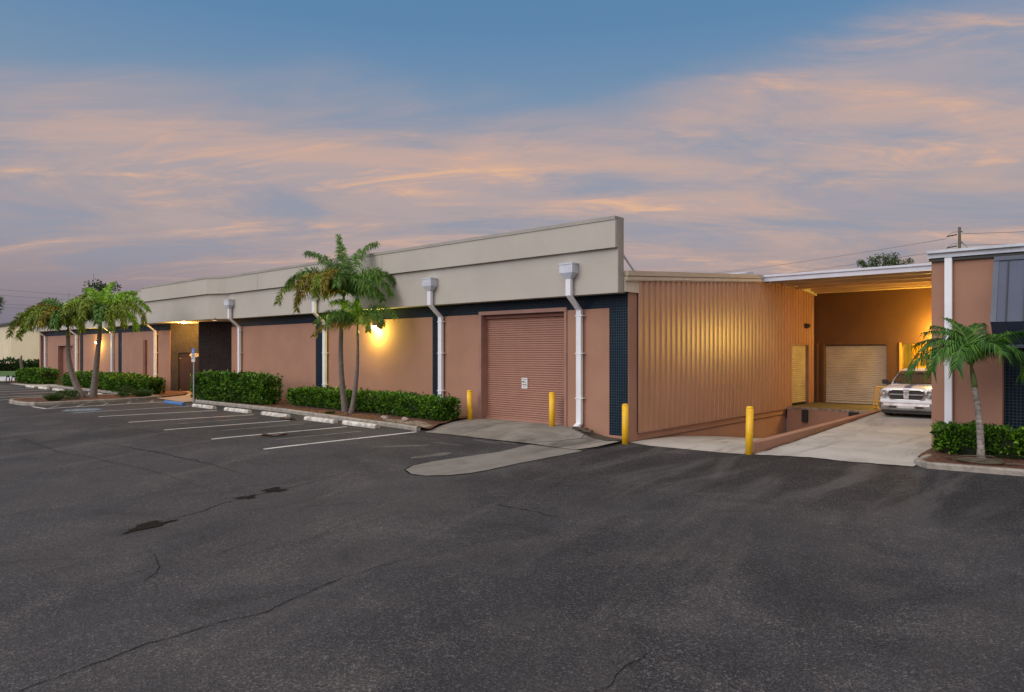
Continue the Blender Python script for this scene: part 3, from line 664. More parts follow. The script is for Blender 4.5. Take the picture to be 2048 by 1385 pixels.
# parapet: lower face, prouder upper band, coping; the entrance bay steps forward with a chamfered end
def parapet_path(yo):
    d_ = yo
    return [(-65.1, 16.0 - d_), (-41.8, 16.0 - d_), (-41.8, 15.53 - d_), (-33.66 + d_ * .41, 15.53 - d_), (-32.6 + d_ * .41, 16.0 - d_), (-10.35, 16.0 - d_)]
def wallrun(mb, path, back, z0, z1, mat):
    # outer skin, inner skin, top and bottom
    for (a, b) in zip(path[:-1], path[1:]):
        mb.face([(a[0], a[1], z0), (b[0], b[1], z0), (b[0], b[1], z1), (a[0], a[1], z1)], mat)
        for z_ in (z0, z1): mb.face([(a[0], a[1], z_), (b[0], b[1], z_), (b[0], back, z_), (a[0], back, z_)], mat)
    a, b = path[0], path[-1]
    mb.face([(a[0], back, z0), (b[0], back, z0), (b[0], back, z1), (a[0], back, z1)], mat)
    for p_ in (a, b): mb.face([(p_[0], p_[1], z0), (p_[0], back, z0), (p_[0], back, z1), (p_[0], p_[1], z1)], mat)
mb = MB(); wallrun(mb, parapet_path(0), 16.27, 4.13, 5.35, 'stucco_grey'); part(mb, 'parapet_lower', fix=True)
mb = MB(); wallrun(mb, parapet_path(.13), 16.262, 5.352, 6.10, 'stucco_grey'); part(mb, 'parapet_upper', fix=True)
mb = MB(); wallrun(mb, parapet_path(.155), 16.30, 6.102, 6.20, 'coping'); part(mb, 'coping')
mb = MB(); mb.box(-10.345, -10.325, 15.98, 16.255, 4.15, 6.16, 'coping'); part(mb, 'end_flashing')
for X_ in (-20.5, -29.6, -52.0):
    mb = MB(); mb.box(X_, X_ + .012, 15.863, 15.868, 5.36, 6.1); part(mb, 'control_joint', 'coping')
# soffit under the parapet and over the entrance recess
mb = MB(); mb.box(-65.0, -41.85, 16.02, 16.5, 4.128, 4.16); mb.box(-32.3, -10.4, 16.27, 16.52, 4.141, 4.17); mb.box(-41.75, -33.3, 15.6, 19.2, 4.125, 4.20); part(mb, 'soffit', 'stucco_grey')
# brace behind the parapet
mb = MB(); mb.bar((-10.72, 16.29, 5.66), (-10.72, 17.62, 4.74), .05); part(mb, 'parapet_brace', 'white_grey_metal')

# entrance recess: two angled tile walls
D45 = math.sqrt(.5)
def angled(ax, ay, s0, s1, z0, z1, off0, off1, mat=None, mb=None, sgn=1):
    """box along a 45 degree line from (ax, ay) going +x,+y ; off = distance in front (towards +x,-y)"""
    mb = mb or MB(); P = lambda s_, o_: (ax + s_ * D45 + o_ * D45, ay + s_ * D45 * sgn - o_ * D45)
    pts = [P(s0, off0), P(s1, off0), P(s1, off1), P(s0, off1)]
    mb.prism(pts, 'z', z0, z1, mat); return mb
AX, AY = -40.56, 16.5
mb = MB(); angled(AX, AY, 0, .42, 0, 4.12, -.15, 0, 'tile_brown', mb); angled(AX, AY, .42, 2.35, 2.47, 4.12, -.15, 0, 'tile_brown', mb); angled(AX, AY, 1.98, 2.5, 0, 2.47, -.15, 0, 'tile_brown', mb); part(mb, 'entrance_tile_wall')
mb = MB(); mb.prism([(-38.79, 18.27), (-37.01, 16.5), (-36.9, 16.6), (-38.7, 18.4)], 'z', 0, 4.12, 'tile_brown'); part(mb, 'return_tile_wall')
mb = MB(); angled(-37.01, 16.5, 0, 2.9, 0, 4.12, -.12, 0, 'tile_brown', mb); part(mb, 'entrance_tile_wall')
mb = MB(); mb.box(-33.3, -33.28, 16.52, 18.6, 0, 4.12, 'stucco_pink'); part(mb, 'recess_side_wall')
# double door in the left angled wall
ed = rel(angled(AX, AY, .42, 1.98, .28, 2.47, -.14, -.06, 'black_frame').build('entrance_door'), WH)
simple('door_wood', (.035, .013, .008), .5, (.015, .006, .004), 2.2, .1, 20, streak=True)
mb = MB(); angled(AX, AY, .52, 1.19, .30, 2.22, -.06, -.02, 'door_wood', mb)
for k in range(6): angled(AX, AY, .56, 1.15, .42 + k * .30, .43 + k * .30, -.021, -.012, 'black_frame', mb)
lf = mb.build('door_leaf'); lf.parent = ed
mb = MB(); angled(AX, AY, 1.21, 1.90, .30, 2.22, -.06, -.02, 'black_frame', mb); l2 = mb.build('door_leaf'); l2.parent = ed
for s_ in (1.12, 1.28):
    mb = MB(); angled(AX, AY, s_ - .02, s_ + .02, 1.15, 1.42 if s_ > 1.2 else 1.26, -.02, .04, 'brass', mb); q = mb.build('handle'); q.parent = ed
for s_, z_ in ((.55, 2.12), (.55, .32)):
    mb = MB(); angled(AX, AY, s_ - .025, s_ + .025, z_, z_ + .07, -.02, .01, 'brass', mb); q = mb.build('hinge'); q.parent = ed
def text(body, size, mat, M_, name, parent, ext=.008):
    cu = bpy.data.curves.new(name, 'FONT'); cu.body = body; cu.size = size; cu.extrude = ext; cu.align_x = 'CENTER'; cu.offset = .006 * size / .25
    tmp = bpy.data.objects.new('tmp', cu); COL.objects.link(tmp)
    me = bpy.data.meshes.new_from_object(tmp.evaluated_get(bpy.context.evaluated_depsgraph_get())); bpy.data.objects.remove(tmp)
    me.transform(M_); me.materials.clear(); me.materials.append(MATS[mat])
    ob = bpy.data.objects.new(name, me); COL.objects.link(ob)
    if parent: rel(ob, parent)
    return ob
Mt = Matrix.Translation((AX + 1.36 * D45 + .03, AY + 1.36 * D45 - .03, 2.235)) @ Matrix.Rotation(R(45), 4, 'Z') @ Matrix.Rotation(R(90), 4, 'X')
text('4700', .30, 'digit_tan', Mt, 'house_number', WH)
# entrance downlights
def lamp(loc, power, col, rad, spot=None, rot=None, par=None):
    ld = bpy.data.lights.new('lamp_light', 'SPOT' if spot else 'POINT'); ld.energy = power; ld.color = col; ld.shadow_soft_size = rad
    if spot: ld.spot_size = spot; ld.spot_blend = .8
    ob = bpy.data.objects.new('lamp_light', ld); COL.objects.link(ob); ob.location = loc
    if rot: ob.rotation_euler = rot
    if par: rel(ob, par)
    return ob
for (X_, Y_), mt in (((-38.5, 16.35), 'lamp_orange'), ((-34.1, 16.0), 'lamp_dim')):
    e = empty('downlight', (X_, Y_, 4.1), label='lit orange recessed downlight in the entrance soffit' if mt == 'lamp_orange' else 'faint recessed downlight at the right end of the entrance soffit', cat='downlight')
    mb = MB(); mb.tube([(0, 0, .02), (0, 0, -.005)], .15, 14); q = mb.build('bezel', 'white_paint'); q.parent = e
    mb = MB(); mb.tube([(0, 0, -.006), (0, 0, -.02)], [.11, .08], 14); q = mb.build('bulb', mt); q.parent = e
    if mt == 'lamp_orange':
        L_ = lamp((X_, Y_, 3.95), 620, (1, .50, .10), .08, par=None); L_.parent = e; L_.location = (0, 0, -.12)
        sp = L_

# service conduit and box
mb = MB(); mb.box(-44.2, -43.85, 16.38, 16.48, .3, 3.25); part(mb, 'conduit_cover', 'brown_paint')
mb = MB(); mb.box(-44.0, -43.6, 16.25, 16.38, .75, 1.15); part(mb, 'meter_box', 'frame_rose', bevel=.01)

# rain heads and downspouts along the parapet
def downspout(Xc, zb=.3, head=True, shoe=False, wd=.17):
    y0 = 15.88
    mb = MB(); h_ = wd / 2; dp = .11
    # vertical, diagonal, vertical; rectangular section
    path = [(y0 - .02, 4.62), (y0 - .02, 4.12), (YF - .14, 3.72), (YF - .14, zb)]
    ring = []
    for k, (yy, zz) in enumerate(path):
        if k == 0: n_ = (0, 1)
        ring.append([(Xc - h_, yy - dp / 2, zz), (Xc + h_, yy - dp / 2, zz), (Xc + h_, yy + dp / 2, zz), (Xc - h_, yy + dp / 2, zz)])
    for a, b in zip(ring[:-1], ring[1:]):
        for q in range(4): mb.face([a[q], a[(q + 1) % 4], b[(q + 1) % 4], b[q]])
    mb.face(ring[0]); mb.face(ring[-1])
    if shoe:
        a = ring[-1]; b = [(p_[0], p_[1] - .16, p_[2] - .13 + (.05 if i in (0, 1) else 0)) for i, p_ in enumerate(a)]
        for q in range(4): mb.face([a[q], a[(q + 1) % 4], b[(q + 1) % 4], b[q]])
    ds = part(mb, 'downspout', 'white_paint', fix=True)
    for z_ in (1.15, 2.45, 3.55):
        mb = MB(); mb.box(Xc - h_ - .03, Xc + h_ + .05, YF - .205, YF - .03, z_, z_ + .03)
        q = mb.build('strap', 'white_paint'); q.parent = ds
    if head:
        mb = MB(); t_, b_ = 5.03, 4.76; hw = .23; ya, yb = 15.70, 15.995
        mb.box(Xc - hw, Xc + hw, ya, yb, b_, t_); mb.box(Xc - hw - .015, Xc + hw + .015, ya - .015, yb - .002, t_ - .035, t_ + .006)
        top_ = [(Xc - hw, ya, b_), (Xc + hw, ya, b_), (Xc + hw, yb, b_), (Xc - hw, yb, b_)]
        bot_ = [(Xc - h_ - .01, y0 - .09, 4.6), (Xc + h_ + .01, y0 - .09, 4.6), (Xc + h_ + .01, y0 + .05, 4.6), (Xc - h_ - .01, y0 + .05, 4.6)]
        for q in range(4): mb.face([top_[q], top_[(q + 1) % 4], bot_[(q + 1) % 4], bot_[q]])
        mb.face(bot_)
        q = mb.build('rain_head', 'white_grey_metal'); q.parent = ds
    return ds
downspout(-11.9, .44, shoe=True); downspout(-17.84); downspout(-24.95); downspout(-32.25); downspout(-42.35); downspout(-49.25); downspout(-56.3); downspout(-63.75)

# side wall: stucco pier, ribbed metal siding, foundation, gable trim
XS = -10.3
mb = MB(); mb.box(-10.5, -10.36, 16.82, 17.2, -.3, 4.5); mb.box(-10.46, -10.34, 16.52, 16.97, -.3, 4.18); part(mb, 'corner_pier', 'stucco_pink')
def gable(y): # top line of the siding
    return 4.55 + (y - 16.9) * .0660 if y < 29 else 5.349 - (y - 29) * .075
mb = MB(); mb.prism([(16.9, -.3), (28.42, -1.2), (28.42, .24), (16.9, .24)], 'x', -10.42, -10.345); part(mb, 'foundation_wall', 'stucco_pink')
mb = MB(); Y_ = 16.97; pr = []
while Y_ < 31.7:
    for dy_, o_ in ((0, 0), (.012, .024), (.150, .024), (.162, 0), (.235, 0), (.243, .007), (.251, 0), (.30, 0)):
        if Y_ + dy_ < 31.72: pr.append((Y_ + dy_, o_))
    Y_ += .318
for (a, oa), (b, ob_) in zip(pr[:-1], pr[1:]):
    if b - a < 1e-6: continue
    zb = 2.83 if 28.92 <= (a + b) / 2 <= 30.93 else .235
    mb.face([(XS + oa, a, zb), (XS + ob_, b, zb), (XS + ob_, b, gable(b)), (XS + oa, a, gable(a))])
part(mb, 'metal_siding', 'siding', fix=False)
mb = MB(); mb.box(-10.345, -10.25, 16.97, 28.4, .215, .234); part(mb, 'drip_ledge', 'frame_rose')
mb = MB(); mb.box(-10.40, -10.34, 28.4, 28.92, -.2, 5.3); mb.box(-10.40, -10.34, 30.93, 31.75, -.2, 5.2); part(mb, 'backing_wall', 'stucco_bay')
rs = roller('side_roller_door', 28.95, 30.9, .36, 2.80, -10.42, 'door_cream', .085, axis='x')
mb = MB(); mb.box(-10.47, -10.445, 28.9, 31, .2, 2.95); part(mb, 'side_door_backing', 'black')
mb = MB(); mb.box(-10.44, -10.28, 28.86, 28.94, .24, 2.86); mb.box(-10.44, -10.28, 30.9, 31.0, .24, 2.86); mb.box(-10.45, -10.27, 28.86, 31.0, 2.80, 2.87); part(mb, 'side_door_frame', 'frame_rose')
mb = MB(); mb.box(-10.43, -10.385, 28.96, 30.88, .62, 1.12); q = part(mb, 'grimy_slat_band', 'tail_dirt')
bpy.data.objects.remove(q)
mb = MB(); mb.box(-10.33, -10.285, 16.27, 16.99, 4.17, 4.58); part(mb, 'corner_trim', 'trim_cream')
# stepped gable trim rising with the roof
def sl(y0, y1, z0, z1, x0, x1, slope=.0715):
    m_ = MB(); m_.prism([(y0, z0), (y1, z0 + (y1 - y0) * slope), (y1, z1 + (y1 - y0) * slope), (y0, z1)], 'x', x0, x1); return m_
part(sl(16.28, 25.76, 4.60, 4.74, -10.6, -10.20), 'gable_cap', 'trim_tan')
part(sl(16.28, 25.76, 4.49, 4.585, -10.5, -10.235), 'gable_fascia', 'trim_cream')
part(sl(16.28, 25.76, 4.46, 4.478, -10.5, -10.21), 'gable_bead', 'trim_tan')
# roof
mb = MB(); mb.face([(-65, 16.28, 4.6), (-10.55, 16.28, 4.6), (-10.55, 28.6, 5.45), (-65, 28.6, 5.45)]); mb.face([(-65, 28.6, 5.45), (-10.55, 28.6, 5.45), (-10.55, 45, 4.6), (-65, 45, 4.6)])
part(mb, 'roof', 'roof_grey')
mb = MB(); mb.box(-65, -64.7, 16.3, 45, 0, 5.0); mb.box(-65, -10.6, 44.7, 45, 0, 4.6); part(mb, 'rear_walls', 'stucco_pink')
# recessed bay: back wall with two openings
YB = 31.73
for a, b, z0, z1 in ((-10.3, -9.88, 0, 5.2), (-9.88, -7.43, 2.82, 5.2), (-7.43, -6.87, 0, 5.2), (-6.87, -4.2, 2.83, 5.2), (-4.2, -3.3, 0, 5.2)):
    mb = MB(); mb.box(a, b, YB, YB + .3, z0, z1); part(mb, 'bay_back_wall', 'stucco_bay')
roller('back_roller_door', -9.86, -7.45, .40, 2.78, YB + .14, 'door_cream', .078)
mb = MB(); mb.box(-9.88, -7.43, YB + .165, YB + .2, .28, 2.82); part(mb, 'back_door_backing', 'black')
mb = MB(); mb.box(-9.86, -7.45, YB + .10, YB + .14, .31, .39); part(mb, 'back_door_bottom_bar', 'door_cream')
mb = MB(); mb.box(-6.95, -6.87, YB - .03, YB + .02, .3, 2.9); part(mb, 'opening_jamb', 'yellow_rack')
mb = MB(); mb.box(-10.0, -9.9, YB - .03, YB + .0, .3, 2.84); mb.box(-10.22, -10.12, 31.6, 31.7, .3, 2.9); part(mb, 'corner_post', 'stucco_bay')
# store room behind the lit opening
mb = MB()
mb.box(-7.6, -3.2, 36.5, 36.6, .2, 3.6); mb.box(-7.7, -7.6, YB + .3, 36.6, .2, 3.6); mb.box(-3.3, -3.2, YB + .3, 36.6, .2, 3.6)
mb.box(-7.6, -3.3, YB + .3, 36.5, 3.5, 3.6); mb.box(-7.6, -3.3, YB + .3, 36.5, .24, .296)
part(mb, 'store_room', 'store_wall')
# canopy roof over the bay
mb = MB(); mb.box(-10.24, -3.68, 25.74, 25.82, 5.15, 5.30); part(mb, 'canopy_fascia', 'canopy_white')
mb = MB(); mb.box(-10.26, -3.68, 25.68, 25.82, 5.305, 5.39); part(mb, 'canopy_gutter', 'canopy_white', bevel=.012)
mb = MB(); mb.box(-10.3, -3.4, 25.83, 32.1, 5.30, 5.38); part(mb, 'canopy_roof', 'canopy_soffit')
for y_ in (26.4, 27.9, 29.4, 30.9):
    mb = MB(); mb.box(-10.24, -3.68, y_, y_ + .10, 5.12, 5.298); part(mb, 'canopy_beam', 'canopy_soffit')
mb = MB(); mb.box(-10.24, -3.68, 31.3, 31.72, 5.08, 5.298); part(mb, 'canopy_beam', 'canopy_soffit')
mb = MB(); mb.prism([(28.6, 5.30), (31.7, 5.30), (31.7, 4.98), (29.4, 5.18)], 'x', -10.26, -10.19); part(mb, 'eave_board', 'trim_cream')

# storage racks inside the store room
rk = empty('storage_rack', (-6.2, 34, .3), label='yellow steel storage rack with pallets standing inside the lit bay opening', cat='storage rack')
for X_ in (-6.72, -6.05, -5.2):
    for y_ in (33.2, 34.2):
        mb = MB(); mb.box(X_ - .05, X_ + .05, y_ - .05, y_ + .05, .3, 3.3); rel(mb.build('upright', 'yellow_rack'), rk)
for z_ in (1.75, 2.35):
    for y_ in (33.14, 34.16):
        mb = MB(); mb.box(-6.72, -5.2, y_, y_ + .1, z_, z_ + .14); rel(mb.build('beam', 'yellow_rack'), rk)
mb = MB()
for k in range(6): mb.box(-6.62 + k * .11, -6.56 + k * .11, 33.15, 33.3, 2.49, 3.1)
rel(mb.build('pallet_slats', 'yellow_rack'), rk)
mb = MB(); mb.bar((-6.6, 33.2, .9), (-6.1, 33.2, 1.7), .05); rel(mb.build('brace', 'yellow_rack'), rk)
mb = MB(); mb.box(-6.6, -6.1, 33.4, 34, .9, 1.7); rel(mb.build('carton', 'dry_frond'), rk)
lamp((-5.4, 32.8, 3.1), 300, (1, .68, .10), .12)

# wall lamps
def wall_pack(loc, facing, label, power, col, mat='lamp_yellow', lit=True, size=1., rad=.07, dist=.30):
    e = empty('wall_lamp', loc, facing, label=label, cat='wall lamp')      # local -y points away from the wall
    mb = MB(); mb.prism([(0, -.13), (0, .13), (-.12, .13), (-.2, .03), (-.2, -.05)], 'x', -.17, .17); q = mb.build('housing', 'dark_metal', bevel=.008); q.parent = e
    if lit:
        mb = MB(); mb.prism([(-.02, -.135), (-.205, -.052), (-.205, .01), (-.215, -.05), (-.10, -.17), (-.02, -.15)], 'x', -.15, .15); q = mb.build('lens', mat); q.parent = e
        L_ = lamp((0, 0, 0), power, col, rad); L_.parent = e; L_.location = (0, -dist, -.18)
    e.scale = (size,) * 3
    return e
wall_pack((-21.5, 16.48, 3.50), 0, 'lit yellow wall lamp on the pink wall beside the tall pair of palms', 190, (1, .80, .14))
wall_pack((-52.0, 16.48, 3.2), 0, 'lit yellow wall lamp on the far pink wall behind the left palms', 150, (1, .70, .12))
wall_pack((-5.35, YB - .0, 3.42), 0, 'lit sodium wall lamp above the open bay door behind the pickup', 620, (1, .60, .09), dist=.42, rad=.30)
wall_pack((XS + .04, 30.5, 3.62), R(90), 'small unlit black wall lamp high on the ribbed metal siding', 0, (1, 1, 1), lit=False, size=.8)

# notice sheet taped to the roller door
nt = empty('notice', (-14.3, 16.712, 1.52), label='small white paper notice with black print taped on the rose roller door', cat='notice')
mb = MB(); mb.box(-.12, .12, -.004, 0, -.17, .17); q = mb.build('paper', 'sign_white'); q.parent = nt
mb = MB()
for z_, a, b, h_ in ((.10, -.08, .08, .014), (.02, -.09, -.01, .04), (.03, .0, .08, .008), (.01, .0, .08, .008), (-.06, -.09, .09, .022), (-.11, -.07, .07, .01)): mb.box(a, b, -.006, -.0045, z_, z_ + h_)
q = mb.build('print', 'black'); q.parent = nt

# ------------------------------------------------------------------ right-hand building
RB = empty('office_building', (0, 20, .1), label='pink stucco building corner at the right with white downspout, navy tile and blue mansard', cat='building')
def rp(mb, name, mat=None, **kw): return rel(mb.build(name, mat, **kw), RB)
mb = MB(); mb.box(-3.66, -2.2, 20.0, 20.25, -.1, 4.82); rp(mb, 'front_wall', 'stucco_pink')
mb = MB(); mb.box(-3.66, -3.40, 20.25, 31.73, -.1, 4.9); rp(mb, 'side_wall', 'stucco_pink')
mb = MB(); mb.box(-2.2, 7, 20.32, 20.4, -.1, 2.64, 'tile_navy_bright'); mb.box(-2.2, 7, 20.30, 20.5, 2.64, 4.8, 'stucco_pink'); rp(mb, 'tile_wall')
mb = MB(); mb.box(-3.66, 7, 20.5, 31.7, 4.83, 4.9); rp(mb, 'roof', 'roof_grey')
mb = MB(); mb.prism([(19.84, 4.84), (20.3, 4.84), (20.3, 5.02), (19.74, 5.02), (19.74, 4.955), (19.84, 4.945)], 'x', -3.72, 7); rp(mb, 'eave_gutter', 'white_grey_metal')
mb = MB(); mb.box(-3.70, 7, 19.90, 20.02, 4.76, 4.839); rp(mb, 'eave_shade_strip', 'black')  # solid black strip painted in as the shade under the gutter
mb = MB(); mb.box(-3.36, -3.20, 19.86, 19.98, .2, 4.84); d_ = rp(mb, 'downspout', 'white_paint', bevel=.01)
mb = MB(); mb.box(-3.38, -3.15, 19.85, 20.0, 2.2, 2.24); q = mb.build('strap', 'white_paint'); q.parent = d_
mb = MB(); mb.prism([(19.99, 4.72), (19.99, 2.66), (19.94, 2.66), (19.30, 3.2), (19.86, 4.72)], 'x', -2.34, 7, 'mansard'); ms = rp(mb, 'mansard_awning')
mb = MB(); mb.prism([(19.985, 4.70), (19.90, 4.70), (19.33, 3.21), (19.93, 2.70), (19.985, 2.70)], 'x', -2.355, -2.341); mb.prism([(19.838, 4.70), (19.865, 4.70), (19.305, 3.2), (19.278, 3.2)], 'x', -2.35, -2.24); q = mb.build('edge_trim', 'mansard_rim'); q.parent = ms
mb = MB()
for k in range(14):
    X_ = -2.06 + k * .33
    mb.prism([(19.265, 3.2), (19.825, 4.70), (19.87, 4.70), (19.31, 3.2)], 'x', X_ - .014, X_ + .014)
q = mb.build('standing_seams', 'mansard_seam_shade'); q.parent = ms
mb = MB(); mb.box(-2.34, 7, 19.80, 19.86, 4.66, 4.755); mb.box(-2.36, 7, 19.88, 20.02, 2.60, 2.68); q = mb.build('trim_bar', 'mansard_rim'); q.parent = ms

# ------------------------------------------------------------------ bollards
def bollard(x_, y_, zb, h_, label, lean=(0, 0)):
    e = empty('bollard', (x_, y_, zb), label=label, cat='bollard', group='yellow steel bollards by the loading area')
    mb = MB(); r_ = .088
    mb.tube([(0, 0, -.1), (0, 0, h_ - .05)], r_, 20, caps=True); q = mb.build('pipe', 'yellow', smooth=False); q.parent = e
    for p_ in q.data.polygons: p_.use_smooth = len(p_.vertices) == 4
    mb = MB(); mb.tube([(0, 0, h_ - .05), (0, 0, h_ - .03), (0, 0, h_ - .01), (0, 0, h_)], [r_, r_ * .96, r_ * .8, r_ * .45], 20); q = mb.build('cap', 'yellow', smooth=True); q.parent = e
    e.rotation_euler = (R(lean[0]), R(lean[1]), 0)
bollard(-16.12, 16.08, .2, 1.06, 'yellow bollard standing at the right end of the long hedge', (0, -1.2))
bollard(-12.87, 16.3, .25, 1.06, 'yellow bollard in front of the right edge of the rose roller door')
bollard(-10.22, 16.16, .0, 1.10, 'yellow bollard at the building corner beside the navy tile column')
bollard(-6.92, 16.55, .0, 1.18, 'yellow bollard at the front end of the low kerb wall by the ramp', (0, 1.0))

# ------------------------------------------------------------------ wheel stops
def wheel_stop(X_, Y_, L_, rz, mat, label, group='concrete wheel stops in the parking bays'):
    zb = gz(X_, Y_)
    e = empty('wheel_stop', (X_, Y_, zb), rz, label=label, cat='wheel stop', group=group)
    mb = MB(); mb.prism([(-.09, 0), (.09, 0), (.085, .07), (.05, .125), (-.05, .125), (-.085, .07)], 'x', -L_ / 2, L_ / 2)
    q = mb.build('stop_body', mat, bevel=.012); q.parent = e
    mb = MB()
    for s_ in (-.36, .36): mb.tube([(s_ * L_, 0, .10), (s_ * L_, 0, .128)], .016, 8)
    q = mb.build('pin', 'dark_metal'); q.parent = e
for X_, L_, rz, lb in ((-17.4, 1.8, R(-3), 'white wheel stop nearest the concrete apron, chipped along its lower edge'), (-19.55, 1.75, R(-1), 'white wheel stop second from the apron, beside a fallen brown frond sheath'),
                       (-22.35, 1.8, R(-1), 'white wheel stop third from the apron, in front of the gap between the hedges'), (-25.1, 1.85, 0, 'white wheel stop fourth from the apron, before the right part of the tall hedge'),
                       (-27.9, 1.85, 0, 'white wheel stop next to the blue one, before the tall hedge')):
    wheel_stop(X_, 12.66, L_, rz, 'stop_white', lb)
wheel_stop(-30.85, 12.72, 1.9, 0, 'blue_paint', 'blue painted wheel stop in the accessible bay by the entrance walk')
for X_, lb in ((-40.4, 'white wheel stop partly hidden behind the left palm trunks'), (-43.7, 'white wheel stop just left of the left palm trunks'), (-46.7, 'far white wheel stop, third from the left end'),
               (-49.6, 'far white wheel stop, second from the left end'), (-52.3, 'leftmost far white wheel stop by the pale door pad')):
    wheel_stop(X_, 12.66, 1.85, 0, 'stop_white', lb)

# ------------------------------------------------------------------ accessible parking sign
e = empty('parking_sign', (-31.2, 13.7, .33), R(35), label='blue and white accessible parking sign on a grey post by the entrance walk', cat='sign')
mb = MB(); mb.bar((0, 0, -.1), (0, 0, 2.33), .05); q = mb.build('post', 'galv'); q.parent = e
mb = MB(); mb.box(-.085, .085, -.04, -.03, 2.12, 2.35); p1 = mb.build('blue_panel', 'sign_blue', bevel=.004); p1.parent = e
mb = MB(); mb.box(-.085, .085, -.042, -.032, 1.87, 2.11); p2 = mb.build('permit_panel', 'sign_white'); p2.parent = e
mb = MB(); mb.box(-.085, .085, -.042, -.032, 1.74, 1.86); p3 = mb.build('fine_panel', 'sign_white'); p3.parent = e
mb = MB(); mb.tube([(-.01, -.046, 2.295), (-.01, -.041, 2.295)], .018, 10)
for a, b in (((-.01, -.044, 2.275), (-.008, -.044, 2.225)), ((-.008, -.044, 2.225), (.03, -.044, 2.22)), ((.03, -.044, 2.22), (.045, -.044, 2.17)), ((-.02, -.044, 2.24), (-.042, -.044, 2.21)), ((-.042, -.044, 2.21), (-.034, -.044, 2.17)), ((-.034, -.044, 2.17), (.0, -.044, 2.155)), ((.0, -.044, 2.155), (.022, -.044, 2.18))): mb.bar(a, b, .011)
q = mb.build('wheelchair_symbol', 'sign_white'); q.parent = p1
mb = MB()
for z_ in (2.06, 2.01, 1.96): mb.box(-.06, .06, -.045, -.043, z_, z_ + .022)
q = mb.build('print', 'black'); q.parent = p2
mb = MB(); mb.box(-.07, .07, -.045, -.043, 1.89, 1.925); q = mb.build('green_band', 'sign_green'); q.parent = p2

